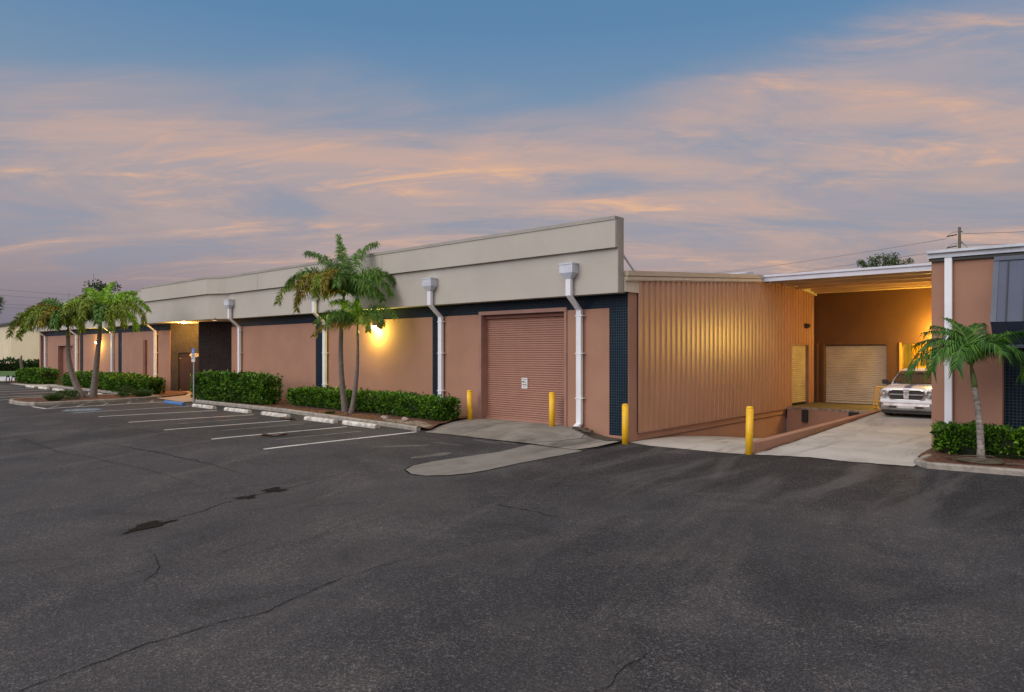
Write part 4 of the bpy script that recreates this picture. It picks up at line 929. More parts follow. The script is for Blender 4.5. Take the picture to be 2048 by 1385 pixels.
# ------------------------------------------------------------------ foliage builders
def leaf(mb, c_, d_, up, L_, W_, mat, fold=.25):
    """six-sided pointed leaf"""
    s_ = d_.cross(up);
    if s_.length < 1e-3: s_ = d_.cross(Vector((1, 0, 0)))
    s_.normalize(); n_ = s_.cross(d_).normalized()
    a = c_; b = c_ + d_ * L_ * .45 + n_ * fold * W_ * .3; t_ = c_ + d_ * L_ - n_ * L_ * .12
    mb.face([a, b + s_ * W_ * .5, t_, b - s_ * W_ * .5], mat)
def rv():
    while True:
        v_ = Vector((random.uniform(-1, 1), random.uniform(-1, 1), random.uniform(-1, 1)))
        if .05 < v_.length < 1: return v_.normalized()
def hedge(name, pts, depth, h_, zb, n, label, mat='hedge_leaf', lsize=(.05, .10), wob=.10, core=True, group=None, cat='hedge', sprigs=10, taper=.06):
    """pts: centre line; boxy clipped hedge made of leaves over a dark twiggy core"""
    cx_ = sum(p_[0] for p_ in pts) / len(pts); cy_ = sum(p_[1] for p_ in pts) / len(pts)
    e = empty(name, (cx_, cy_, zb), label=label, cat=cat, group=group)
    segs = list(zip(pts[:-1], pts[1:])); Ls = [math.dist(a[:2], b[:2]) for a, b in segs]; tot_ = sum(Ls)
    def at(s_):
        for (a, b), l in zip(segs, Ls):
            if s_ <= l or (a, b) == segs[-1]:
                k = max(0, min(1, s_ / l)); d_ = Vector((b[0] - a[0], b[1] - a[1], 0)).normalized()
                return Vector((a[0] + (b[0] - a[0]) * k, a[1] + (b[1] - a[1]) * k, 0)), d_
            s_ -= l
    mb = MB()
    for _ in range(n):
        s_ = random.uniform(-.03, tot_ + .03); c_, d_ = at(max(0, min(tot_, s_))); nn = Vector((-d_.y, d_.x, 0))
        endf = min(s_, tot_ - s_)
        hh = h_ * (1 + wob * 1.3 * noise.noise(Vector((c_.x * 1.1, c_.y, zb))) + wob * .8 * noise.noise(Vector((c_.x * 3.1, c_.y * 3, 5))))
        if endf < .25: hh *= .80 + .20 * max(0, endf) / .25
        r_ = random.random()
        if r_ < .40: q_, z_ = -1, random.random() ** .8      # front
        elif r_ < .50: q_, z_ = 1, random.random()
        elif r_ < .82: q_, z_ = random.uniform(-1, 1), 1
        else: q_, z_ = random.uniform(-1, 1), random.random()
        bulge = depth / 2 * (1 - taper + .16 * noise.noise(Vector((c_.x * 2.3, z_ * 2.3, 9))) + .10 * noise.noise(Vector((c_.x * 6, z_ * 5, 2))))
        if z_ < .3: bulge *= .82 + .18 * z_ / .3
        if z_ > .85 and abs(q_) == 1: bulge *= 1 - (z_ - .85) * .8
        out = Vector((0, 0, 1)) if z_ == 1 else nn * q_ if abs(q_) == 1 else rv()
        if r_ >= .82:   # ends
            c_, d_ = at(0 if random.random() < .5 else tot_); out = d_ * (-1 if (c_ - at(0)[0]).length < .01 else 1)
            c_ = c_ + out * (.06 * noise.noise(Vector((q_ * 2, z_ * 3, 1))))
        P_ = Vector((c_.x, c_.y, 0)) + nn * q_ * bulge + Vector((0, 0, .04 + z_ * (hh - .04))) - Vector((cx_, cy_, 0)) + rv() * random.uniform(0, .06) - out * random.random() ** 2 * .14
        if noise.noise((P_ + Vector((cx_, cy_, 0))) * 4.2) < -.16 and random.random() < .8: continue
        dr = (out * 1.0 + rv() * .9 + Vector((0, 0, .35))).normalized()
        L_ = random.uniform(*lsize) * random.choice((.75, 1, 1, 1.35))
        leaf(mb, P_, dr, rv(), L_, L_ * .55, mat)
    for _ in range(sprigs):
        s_ = random.uniform(0, tot_); c_, d_ = at(s_); P0 = Vector((c_.x - cx_, c_.y - cy_, h_ * .98)) + Vector((-d_.y, d_.x, 0)) * random.uniform(-.3, .3) * depth
        dr = (Vector((0, 0, 1)) + rv() * .6).normalized()
        for k in range(6): leaf(mb, P0 + dr * k * .035, (dr * .5 + rv()).normalized(), rv(), lsize[1], lsize[1] * .5, mat)
    q = mb.build('foliage', fix=False); q.parent = e
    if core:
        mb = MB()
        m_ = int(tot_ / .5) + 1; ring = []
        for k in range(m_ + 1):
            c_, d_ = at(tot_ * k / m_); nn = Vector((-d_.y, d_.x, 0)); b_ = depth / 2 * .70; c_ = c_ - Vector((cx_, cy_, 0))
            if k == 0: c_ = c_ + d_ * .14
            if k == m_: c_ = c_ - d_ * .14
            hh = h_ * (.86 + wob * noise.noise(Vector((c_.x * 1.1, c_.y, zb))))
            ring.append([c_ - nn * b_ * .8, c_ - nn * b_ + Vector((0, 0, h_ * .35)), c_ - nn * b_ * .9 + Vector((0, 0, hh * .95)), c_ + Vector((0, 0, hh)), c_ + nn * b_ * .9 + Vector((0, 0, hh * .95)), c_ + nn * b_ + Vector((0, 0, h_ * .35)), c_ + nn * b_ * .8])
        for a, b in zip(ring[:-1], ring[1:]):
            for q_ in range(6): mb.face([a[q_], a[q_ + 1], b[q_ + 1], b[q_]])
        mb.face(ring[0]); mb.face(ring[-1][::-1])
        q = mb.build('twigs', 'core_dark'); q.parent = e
    return e
hedge('hedge', [(-31.75, 14.3), (-26.45, 14.8)], 1.05, 1.17, .33, 15000, 'tall clipped green hedge right of the entrance walk, higher than the others', lsize=(.06, .13), wob=.09, sprigs=26)
hedge('hedge', [(-25.55, 15.5), (-20, 15.45), (-16.15, 15.15)], .95, .66, .32, 26000, 'long low clipped green hedge behind the two tall palm trunks', lsize=(.05, .11), wob=.10, sprigs=40)
hedge('hedge', [(-3.35, 19.2), (0, 19.3), (3.4, 19.4)], .85, .62, .12, 15000, 'green hedge at the right behind the single palm and coiled hose', lsize=(.055, .115), wob=.09, sprigs=8)
hedge('hedge', [(-50.8, 14.7), (-45, 14.75), (-40.8, 14.8)], 1.3, .86, .32, 14000, 'long hedge along the wall behind the left palms', lsize=(.08, .15), wob=.09)
hedge('hedge', [(-42.5, 14.15), (-39.6, 14.1), (-37.4, 14.5)], 1.1, .80, .33, 9000, 'rounded hedge between the left palms and the entrance walk', lsize=(.07, .13), wob=.16, taper=.12)
hedge('hedge', [(-59.9, 14.2), (-56.1, 14.7)], 1.3, .95, .28, 6000, 'small clipped hedge at the far left corner of the warehouse', lsize=(.09, .16), wob=.08)
hedge('hedge', [(-108, 14.5), (-101.5, 20.5), (-95, 30)], 2.2, 1.15, .27, 6000, 'long dark hedge in front of the cream building', 'far_leaf', (.2, .34), .2)
def bush(x_, y_, zb, r_, h_, label, n=420, name='bush', grassy=False):
    e = empty(name, (x_, y_, zb), label=label, cat='bush', group='small bushes in the planting island')
    mb = MB()
    for _ in range(n):
        a = random.uniform(0, 6.283); rr = random.random() ** .5 * r_
        if grassy:
            p0 = Vector((math.cos(a) * rr * .5, math.sin(a) * rr * .5, 0)); dr = (Vector((math.cos(a), math.sin(a), 0)) * rr / r_ * .9 + Vector((0, 0, 1)) + rv() * .2).normalized()
            leaf(mb, p0, dr, rv(), h_ * random.uniform(.6, 1.1), .018, 'bush_leaf')
        else:
            z_ = h_ * random.random(); p0 = Vector((math.cos(a) * rr, math.sin(a) * rr, z_)) ; k = 1 - (z_ / h_) ** 2 * .5; p0.x *= k; p0.y *= k
            leaf(mb, p0, (rv() + Vector((0, 0, .5))).normalized(), rv(), random.uniform(.06, .12), .045, 'bush_leaf')
    q = mb.build('foliage', fix=False); q.parent = e
bush(-35.3, 9.4, .36, .45, .42, 'small grassy bush nearest the rounded end of the left island', 520, grassy=True)
bush(-36.6, 10.1, .36, .38, .36, 'small dark bush in the middle of the left island, left of the trunks')
bush(-35.9, 10.3, .36, .30, .38, 'small bush just left of the left palm trunks')
bush(-35.9, 12.4, .36, .26, .20, 'low bush right beside the left palm trunks', 260)
bush(-37.0, 13.0, .36, .42, .42, 'grey green bush right of the left palm trunks', 520)
bush(-35.6, 13.2, .36, .62, .40, 'wide low bush at the walkway end of the left island', 700, grassy=True)
bush(-38.3, 14.6, .33, .45, .45, 'ragged bush at the wall next to the entrance', 420)
bush(-18.9 - 2.1, 14.0, .34, .28, .10, 'patch of weeds at the foot of the two tall palm trunks', 220, name='weeds', grassy=True)
bush(-53.0, 14.9, .30, .8, .55, 'small bush at the left jamb of the far roller door', 420)

# palms: rachis curves carrying narrow leaflets
def frond(mb_stem, mb_leaf, base, az_, el_, L_, droop, mat, plume=False, n=60, ll=.38, lw=.022, hang=.35, stemr=.013):
    """az_: picture azimuth (0 = picture right, 90 = away from camera), el_: start elevation, droop: total bend"""
    H = RIGHT * math.cos(az_) + FWD * math.sin(az_); U = Vector((0, 0, 1)); side = H.cross(U).normalized()
    P_ = [Vector(base)]; D_ = []; st = 16; e_ = el_; tw = random.uniform(-.25, .25)
    for k in range(st):
        f = k / (st - 1); e_ = el_ - droop * (f ** 1.35); d_ = H * math.cos(e_) + U * math.sin(e_) + side * tw * f * .6; d_.normalize(); D_.append(d_); P_.append(P_[-1] + d_ * L_ / st)
    D_.append(D_[-1])
    mb_stem.tube([tuple(p_) for p_ in P_], [stemr * (1 - .8 * k / st) for k in range(st + 1)], 5, 'crownshaft_mat')
    for k in range(n * 2):
        f = .10 + .90 * (k // 2) / n; x_ = f * st; i = min(int(x_), st - 1); p_ = P_[i].lerp(P_[i + 1], x_ - i); d_ = D_[i]
        up = side.cross(d_).normalized(); sg = 1 if k % 2 else -1
        env = math.sin(min(1, f * 1.15 + .12) * math.pi * .93) ** .55 if f < .97 else .45
        l = ll * max(.30, env) * random.uniform(.85, 1.12)
        if plume:
            a = random.uniform(-1.3, 1.35); dr = side * sg * math.cos(a) + up * math.sin(a) * .95 + d_ * random.uniform(.25, .65)
        else:
            a = random.uniform(.10, .45); dr = side * sg * math.cos(a) + up * math.sin(a) + d_ * (.55 + .5 * f)
        dr.normalize()
        mid_ = p_ + dr * l * .5 - U * l * hang * .12; tip = p_ + (dr * .86).normalized() * l * .9 - U * l * hang * random.uniform(.6, 1.2)
        wv = dr.cross(up + rv() * .5); 
        if wv.length < .05: wv = dr.cross(side)
        wv = wv.normalized() * lw * .5
        mb_leaf.face([p_ - wv * .5, mid_ - wv, mid_ + wv, p_ + wv * .5], mat)
        mb_leaf.face([mid_ - wv, tip, mid_ + wv], mat)
def weld(ob):
    bm = bmesh.new(); bm.from_mesh(ob.data); bmesh.ops.remove_doubles(bm, verts=bm.verts, dist=1e-5); bm.to_mesh(ob.data); bm.free()
def palm(name, base, top, r0, r1, fronds, label, tmat='trunk_ring', shaft=None, plume=True, group=None, bow=(0, 0), lscale=1., **kw):
    e = empty(name, base, label=label, cat='palm tree', group=group)
    b = Vector((0, 0, 0)); t_ = Vector(top) - Vector(base); pts, rads = [], []
    N = 14
    for k in range(N + 1):
        f = k / N; c_ = b.lerp(t_, f); s_ = math.sin(f * math.pi); c_ += RIGHT * bow[0] * s_ + FWD * bow[1] * s_
        pts.append(tuple(c_)); rads.append(r0 * 1.22 if k == 0 else r0 * 1.05 if k == 1 else r0 + (r1 - r0) * f)
    pts.insert(0, (0, 0, -.15)); rads.insert(0, r0 * 1.3)
    mb = MB(); mb.tube(pts, rads, 16); q = mb.build('trunk', tmat, smooth=True); q.parent = e
    if shaft:
        d_ = (t_ - Vector(pts[-3])).normalized(); mb = MB(); mb.tube([tuple(t_ - d_ * .02), tuple(t_ + d_ * shaft * .25), tuple(t_ + d_ * shaft)], [r1 * 1.05, r1 * 1.12, r1 * .45], 12)
        q = mb.build('crownshaft', 'crownshaft_mat', smooth=True); q.parent = e; t_ = t_ + d_ * shaft * .92
    for fr in fronds:
        ms, ml = MB(), MB()
        az_, el_, L_, droop, mat = fr[:5]; o_ = dict(kw); o_.update(fr[5] if len(fr) > 5 else {})
        frond(ms, ml, t_, R(az_), R(el_), L_ * lscale, R(droop), mat, plume=plume, **o_)
        q = ml.build('frond', fix=False); weld(q); q.parent = e
        s2 = ms.build('rachis'); s2.parent = q
    return e
# pair by the lit wall
PG = 'palms on the planting beds'
palm('palm_tree', (-21.17, 14.75, .33), (-21.10, 14.6, 4.10), .115, .072, [
    (180, 66, 2.75, 138, 'palm_green'), (178, 48, 3.1, 128, 'palm_olive'), (208, 62, 2.7, 172, 'palm_gold'), (240, 70, 2.3, 178, 'palm_olive'), (215, 40, 2.4, 140, 'palm_gold'), (255, 74, 2.3, 165, 'palm_gold'),
    (115, 86, 2.75, 50, 'palm_green'), (48, 80, 2.85, 62, 'palm_green'), (165, 80, 2.5, 78, 'palm_green'), (10, 70, 2.5, 130, 'palm_green'), (0, 58, 2.35, 135, 'palm_green'), (330, 60, 2.0, 150, 'palm_green'),
    (80, 60, 2.3, 100, 'palm_green'), (275, 75, 1.9, 150, 'palm_green'), (130, 50, 2.2, 110, 'palm_green'), (350, 42, 1.8, 110, 'palm_green')],
    'tall palm with drooping golden and green fronds in front of the lit pink wall', shaft=.42, n=230, ll=.46, lw=.032, hang=.5, bow=(-.12, 0), group=PG)
palm('palm_tree', (-20.62, 14.62, .33), (-20.36, 14.7, 3.10), .095, .040, [
    (160, 80, 1.75, 105, 'palm_fresh'), (178, 50, 1.9, 110, 'palm_green'), (190, 25, 1.75, 90, 'palm_gold'), (5, 70, 1.85, 135, 'palm_green'), (335, 62, 1.5, 150, 'palm_green'),
    (300, 55, 1.5, 160, 'palm_olive'), (110, 86, 1.35, 70, 'palm_fresh'), (60, 60, 1.5, 110, 'palm_green'), (215, 60, 1.5, 140, 'palm_green')],
    'shorter thin palm leaning right beside the tall one, under the yellow wall lamp', shaft=.34, n=170, ll=.36, lw=.027, hang=.5, bow=(.08, 0), group=PG)
# pair on the left island
palm('palm_tree', (-37.05, 11.0, .36), (-38.0, 10.7, 3.25), .155, .085, [
    (178, 66, 3.2, 150, 'palm_gold'), (183, 50, 3.6, 140, 'palm_olive'), (200, 64, 2.9, 165, 'palm_olive'), (160, 74, 3.2, 128, 'palm_green'), (235, 66, 2.6, 172, 'palm_olive'), (265, 72, 2.4, 165, 'palm_gold'),
    (80, 86, 2.3, 70, 'palm_olive'), (280, 66, 2.2, 160, 'palm_green'), (20, 68, 2.4, 135, 'palm_green'), (320, 55, 2.3, 150, 'palm_olive'), (120, 66, 2.6, 110, 'palm_green'), (205, 36, 2.6, 120, 'palm_olive'), (40, 80, 2.4, 95, 'palm_olive')],
    'left palm of the island pair, leaning left with golden fronds', shaft=.45, n=230, ll=.54, lw=.044, hang=.5, bow=(-.22, 0), group=PG)
palm('palm_tree', (-36.95, 11.45, .36), (-36.95, 11.75, 3.55), .16, .09, [
    (15, 74, 3.0, 142, 'palm_fresh'), (0, 62, 3.05, 155, 'palm_olive'), (352, 46, 2.6, 140, 'palm_fresh'), (330, 58, 2.7, 160, 'palm_olive'), (100, 86, 2.4, 60, 'palm_fresh'), (150, 82, 2.6, 85, 'palm_fresh'), (50, 80, 2.6, 92, 'palm_fresh'),
    (180, 68, 2.9, 155, 'palm_fresh'), (230, 68, 2.6, 172, 'palm_olive'), (270, 76, 2.5, 172, 'palm_olive'), (300, 62, 2.4, 160, 'palm_green'), (190, 45, 2.5, 130, 'palm_green'), (120, 64, 2.4, 110, 'palm_green'), (315, 45, 2.6, 140, 'palm_olive')],
    'right palm of the island pair, upright with bright green arching fronds', shaft=.45, n=230, ll=.54, lw=.044, hang=.5, group=PG)
# single palm on the right
palm('palm_tree', (-2.42, 18.45, .11), (-2.54, 18.45, 1.74), .078, .056, [
    (180, 66, 1.45, 118, 'palm_deep'), (184, 42, 1.75, 118, 'palm_deep'), (200, 58, 1.65, 155, 'palm_deep'), (168, 78, 1.35, 90, 'palm_deep'), (225, 66, 1.5, 165, 'palm_deep'),
    (100, 86, 1.35, 62, 'palm_deep'), (50, 80, 1.5, 80, 'palm_deep'), (25, 68, 1.6, 105, 'palm_deep'), (0, 58, 2.0, 92, 'palm_deep'), (350, 55, 1.6, 160, 'palm_deep'), (320, 64, 1.5, 165, 'palm_deep'), (280, 76, 1.2, 140, 'palm_deep'), (130, 66, 1.4, 100, 'palm_deep'),
    (145, 84, 1.25, 75, 'palm_deep'), (75, 70, 1.4, 95, 'palm_deep')],
    'single short palm with green crownshaft in front of the right building', tmat='trunk_pale', shaft=.50, plume=False, n=92, ll=.54, lw=.022, hang=.75, bow=(.04, 0), group=PG, stemr=.018)

# far fan palm at the left edge
e = empty('fan_palm', (-86.0, 17.2, .27), label='distant dark fan palm cut by the left edge of the photo', cat='palm tree')
mb = MB(); mb.tube([(0, 0, -.2), (0, 0, 3), (0, 0, 7)], [.28, .2, .2], 10); q = mb.build('trunk', 'bark'); q.parent = e
mb = MB()
for k in range(36):
    dr = rv(); dr.z = dr.z * .8 + .1; dr.normalize(); c_ = Vector((0, 0, 7.1)) + dr * .75
    for a in range(14):
        d2 = (dr + rv() * .75).normalized(); leaf(mb, c_, d2, rv(), random.uniform(.5, .95), .07, 'far_leaf')
q = mb.build('crown', fix=False); q.parent = e
# broad-leaved trees beyond the roofs
def tree(name, base, h_, cr, n, label, mat='far_leaf', sparse=False, ls=(.25, .5)):
    e = empty(name, base, label=label, cat='tree')
    mb = MB(); tips = []
    mb.tube([(0, 0, -.3), (.1, 0, h_ * .3), (0, .1, h_ * .55)], [.32, .25, .2], 8)
    for k in range(11):
        a = k * 2.4; d_ = Vector((math.cos(a), math.sin(a), random.uniform(.3, 1.3))).normalized(); p0 = Vector((0, 0, h_ * random.uniform(.4, .56))); p1 = p0 + d_ * cr * random.uniform(.6, 1.0); p1.z = min(p1.z, h_ * .97)
        mb.tube([p0, p0.lerp(p1, .5) + rv() * .15, p1], [.12, .07, .03], 6); tips.append(p1)
        for j in range(3):
            p2 = p1 + (rv() + Vector((0, 0, .4))) * cr * .35; p2.z = min(p2.z, h_); mb.tube([p0.lerp(p1, .7), p2], [.04, .015], 4); tips.append(p2)
    q = mb.build('trunk', 'bark'); q.parent = e
    mb = MB()
    cl = tips if sparse else tips + [Vector((0, 0, h_ * .75)) + Vector((rv().x * cr * .8, rv().y * cr * .8, rv().z * h_ * .18)) for _ in range(26)]
    for _ in range(n):
        c_ = random.choice(cl); s_ = cr * (.16 if sparse else .28); p_ = c_ + rv() * s_ * random.random() ** .4
        leaf(mb, p_, rv(), rv(), random.uniform(*ls), .2, mat)
    q = mb.build('crown', fix=False); q.parent = e
tree('broadleaf_tree', (-119.5, 38.9, .2), 13.9, 3.2, 6500, 'rounded green tree rising behind the warehouse parapet at left')
e = empty('broadleaf_tree', (-15.4, 66.6, .2), label='sparse leafy treetop showing above the bay canopy', cat='tree')
mb = MB(); mb.tube([(0, 0, -.3), (.1, 0, 4), (0, .1, 7)], [.3, .22, .16], 8); TIPS = []
for k in range(34):
    a = RIGHT * random.uniform(-2.3, 2.3) + FWD * random.uniform(-1.2, 1.2); hz = 10.6 - .28 * (a.dot(RIGHT)) ** 2 * .35 - random.random() ** 2 * 1.6
    t_ = Vector((a.x, a.y, hz)); m_ = Vector((a.x * .45, a.y * .45, hz - 1.5)) ; mb.tube([(0, .1, random.uniform(5.5, 7)), m_, t_], [.08, .045, .015], 5); TIPS.append(t_); TIPS.append(m_.lerp(t_, .7))
q = mb.build('trunk', 'bark'); q.parent = e
mb = MB()
for _ in range(3000):
    c_ = random.choice(TIPS); p_ = c_ + rv() * .34 * random.random() ** .5; leaf(mb, p_, rv(), rv(), random.uniform(.10, .20), .10, 'bush_leaf')
q = mb.build('crown', fix=False); q.parent = e

# ------------------------------------------------------------------ cream building far left, utility gear
cb = empty('cream_building', (-118, 30, .2), label='low cream stucco building beyond the far left drive', cat='building')
mb = MB(); mb.prism([(-119.6, 26.5), (-101, 42), (-112, 60), (-150, 60), (-150, 28.0)], 'z', .1, 6.35); rel(mb.build('wall', 'cream_wall'), cb)
mb = MB(); mb.prism([(-119.7, 26.2), (-100.7, 41.9), (-112, 60.3), (-150.3, 60.3), (-150.3, 27.7)], 'z', 6.352, 6.75); rel(mb.build('roof_edge', 'dark_metal'), cb)

for (X_, Y_, w_, h_), lb in (((-125.5, 31, 1.3, 1.5), 'boxy grey rooftop cooling unit at the left end of the cream building'), ((-118.4, 31.5, 1.3, 1.9), 'taller grey rooftop cooling unit near the corner of the cream building')):
    a = empty('cooling_unit', (X_, Y_, 6.75), label=lb, cat='cooling unit', group='rooftop cooling units')
    mb = MB(); mb.box(-w_, w_, -w_, w_, 0, h_); q = mb.build('casing', 'galv', bevel=.05); q.parent = a
    mb = MB()
    for k in range(5): mb.box(-w_ - .02, w_ + .02, -w_ - .03, -w_, .2 + k * h_ * .16, .28 + k * h_ * .16)
    q = mb.build('louvres', 'dark_metal'); q.parent = a
    mb = MB(); mb.tube([(0, 0, h_), (0, 0, h_ + .15)], w_ * .6, 12); q = mb.build('fan_ring', 'dark_metal'); q.parent = a
for X_, Y_, vl in ((-115, 33.5, 'small dark roof vent pipe just right of the taller cooling unit'), (-113.6, 34.0, 'small dark roof vent pipe nearest the warehouse edge')):
    a = empty('roof_vent', (X_, Y_, 6.75), label=vl, cat='roof vent', group='roof vents on the cream building')
    mb = MB(); mb.tube([(0, 0, 0), (0, 0, .7)], .12, 8); q = mb.build('pipe', 'dark_metal'); q.parent = a
    mb = MB(); mb.tube([(0, 0, .7), (0, 0, .95)], [.3, .2], 8); q = mb.build('cowl', 'dark_metal'); q.parent = a
for (X_, Y_, zt) in ((-89.3, 27.7, 11.6), (-91.4, 25.8, 9.4)):
    mb = MB(); mb.tube([(X_, Y_, .2), (X_, Y_, zt * .6), (X_, Y_, zt)], [.07, .05, .02], 6, 'cable_mat'); q = mb.build('radio_mast')
    tag(q, 'thin tall mast rising above the left palms' if zt > 10 else 'shorter thin mast left of the tall one', 'mast')
q = MB(); q.tube([(-69.6, 16.2, .2), (-69.5, 16.2, 1.0), (-69.9, 16.2, 1.7), (-70.3, 16.3, 2.1), (-70.1, 16.3, 2.2)], [.16, .14, .11, .08, .05], 8, 'bark'); tag(q.build('dead_trunk', smooth=True), 'short bent bare trunk on the lawn before the cream building', 'tree stump')
# three small hoops by the drive
for k, X_ in enumerate((-62.9, -61.9, -60.75)):
    e = empty('bike_hoop', (X_, 13.75 + k * .12, .28), R(-40), label=('small dark steel hoop by the pale drive, ' + ('leftmost', 'middle', 'rightmost')[k] + ' of three'), cat='hoop', group='three dark hoops by the drive')
    mb = MB(); pts = [(-.22, 0, 0), (-.22, 0, .26), (-.16, 0, .38), (0, 0, .46), (.16, 0, .38), (.22, 0, .26), (.22, 0, 0)]; mb.tube(pts, .035, 8); q = mb.build('tube_frame', 'dark_metal', smooth=True); q.parent = e
    mb = MB(); mb.tube([(-.1, 0, .36), (0, 0, .50), (.1, 0, .36)], .045, 8); q = mb.build('cap', 'dark_metal'); q.parent = e

# utility pole behind the right building
up_ = empty('utility_pole', (-12.62, 82.4, .2), label='wooden utility pole rising behind the right building', cat='utility pole')
mb = MB(); mb.tube([(0, 0, -.3), (0, 0, 8), (0, 0, 14.95)], [.19, .15, .13], 10); q = mb.build('pole', 'wood_pole', smooth=True); q.parent = up_
def off(px, dz): return RIGHT * px + Vector((0, 0, dz))
for dz in (14.5, 13.35):
    for k in range(3):
        mb = MB(); c0 = off(-.30 - .35 * k, dz - .30 - .07 * k); mb.tube([c0, c0 + off(-.28, -.06)], [.07, .05], 8); q = mb.build('insulator', 'dark_metal'); q.parent = up_
    mb = MB(); mb.tube([off(.12, dz), off(.28, dz)], .06, 8); q = mb.build('insulator', 'dark_metal'); q.parent = up_
    mb = MB(); mb.tube([off(-.1, dz), off(-.6, dz - .05), off(-1.1, dz - .35), off(-1.25, dz - .52)], .025, 5); q = mb.build('jumper_wire', 'cable_mat'); q.parent = up_
def cable(a, b, sag, r_, label, n=16):
    a, b = Vector(a), Vector(b); mb = MB(); mb.tube([tuple(a.lerp(b, k / n) - Vector((0, 0, sag * 4 * (k / n) * (1 - k / n)))) for k in range(n + 1)], r_, 4, 'cable_mat')
    tag(mb.build('power_cable'), label, 'cable', 'overhead power cables')
PB = Vector((-12.62, 82.4, 0))
cable(PB + off(-1.25, 14.0), (-90, 140, 19.5), .8, .022, 'upper power cable running left from the utility pole')
cable(PB + off(-1.25, 12.85), (-90, 143, 18.0), .8, .022, 'lower power cable running left from the utility pole')
cable(PB + off(.28, 14.5), (20, 92, 14.6), .4, .025, 'upper power cable running right from the utility pole')
cable(PB + off(.28, 13.35), (20, 92, 12.4), .2, .025, 'lower power cable running right from the utility pole')
cable(PB + off(.1, 13.8), PB + Vector((6, 3, 6)), 0, .03, 'short slanting guy cable right of the utility pole', 2)
for k, (z0, z1) in enumerate(((8.6, 7.2), (8.0, 6.7), (6.9, 6.15), (6.6, 5.8))):
    cable((-90, 6, z0 + 1.0), (-75, 32, z1 + .6), .1, .016, ('highest', 'second', 'third', 'lowest')[k] + ' thin cable across the sky above the cream building')

# rooftop vent hood seen over the gable trim
e = empty('roof_hood', (-11.4, 25.9, 5.25), label='pale blue grey roof hood just above the gable trim', cat='roof vent')
mb = MB(); mb.prism([(-1.3, 0), (-1.3, .10), (.78, .44), (.93, .38), (1.0, 0)], 'x', -.5, .4); q = mb.build('hood_body', 'white_grey_metal', bevel=.02); q.parent = e
mb = MB(); mb.box(-.4, .3, 1.0, 1.02, .05, .3); q = mb.build('grille', 'dark_metal'); q.parent = e

# ------------------------------------------------------------------ hose, rocks, litter, splash block
mb = MB(); pts = []
for k in range(150):
    a = k / 150 * 2 * math.pi * 4.2; r_ = .30 + .09 * math.sin(a * .37) + .03 * math.sin(a * 2.3); cx_ = -2.35 + .05 * math.sin(a * .6)
    pts.append((cx_ + math.cos(a) * r_ * 1.15, 17.78 + math.sin(a) * r_ * .62, .145 + .012 * (k / 50) + .02 * abs(math.sin(a * 1.3))))
pts += [(-2.0, 18.0, .17), (-2.2, 18.35, .22), (-2.7, 18.2, .2), (-3.0, 17.9, .15), (-2.6, 17.65, .15), (-2.0, 17.75, .15), (-1.5, 18.0, .15), (-1.2, 17.9, .14), (-1.5, 17.75, .14)]
mb.tube(pts, .014, 6, 'hose_mat'); tag(mb.build('garden_hose', smooth=True), 'coiled dark garden hose lying on the mulch at the foot of the right palm', 'hose')
def rock(x_, y_, z_, r_, label, flat=.55):
    bm = bmesh.new(); bmesh.ops.create_icosphere(bm, subdivisions=3, radius=r_)
    for v_ in bm.verts:
        v_.co *= 1 + .35 * noise.noise(v_.co * 2.2 / r_ * .5 + Vector((x_, y_, 0))); v_.co.z *= flat
    me = bpy.data.meshes.new('rock'); bm.to_mesh(me); bm.free(); me.materials.append(MATS['rock']); ob = bpy.data.objects.new('rock', me); COL.objects.link(ob); ob.location = (x_, y_, z_)
    tag(ob, label, 'rock', 'rocks in the planting bed')
rock(-18.3, 14.3, .36, .14, 'flat pale rock at the front of the long hedge, leftmost', .4); rock(-18.0, 14.1, .36, .10, 'small flat rock right beside the leftmost rock', .4); rock(-16.95, 14.05, .37, .12, 'rounded pale rock before the right part of the long hedge', .8)
rock(-16.4, 13.8, .35, .05, 'tiny pebble right of the rounded rock')
e = empty('splash_block', (-11.78, 16.25, .27), R(-12), label='dark weathered splash block under the downspout foot', cat='splash block')
mb = MB(); mb.box(-.28, .28, -.08, .08, 0, .06); q = mb.build('block', 'bark', bevel=.01); q.parent = e
mb = MB(); mb.box(.2, .55, -.13, .0, -.03, .03); q = mb.build('chip', 'bark', bevel=.01); q.parent = e
def sheath(x_, y_, rz, L_, label):
    e = empty('fallen_frond', (x_, y_, gz(x_, y_) + .01), rz, label=label, cat='fallen frond')
    mb = MB(); N = 10
    for k in range(N):
        f0, f1 = k / N, (k + 1) / N; w0, w1 = .10 * math.sin(f0 * 2.9 + .2), .10 * math.sin(f1 * 2.9 + .2)
        for s_ in (-1, 1): mb.face([((f0 - .5) * L_, 0, .01), ((f1 - .5) * L_, 0, .01), ((f1 - .5) * L_, s_ * w1, .05 + .02 * math.sin(f1 * 9)), ((f0 - .5) * L_, s_ * w0, .05 + .02 * math.sin(f0 * 9))])
    q = mb.build('sheath', 'dry_frond'); q.parent = e
    mb = MB(); mb.tube([(L_ * .5, 0, .02), (L_ * .8, .05, .03)], [.015, .006], 5); q = mb.build('stalk', 'dry_frond'); q.parent = e
sheath(-20.9, 12.3, R(8), .9, 'brown fallen frond sheath between two white wheel stops'); sheath(-17.0, 9.6, R(60), .7, 'dark fallen frond sheath lying across a bay line')
mb = MB()
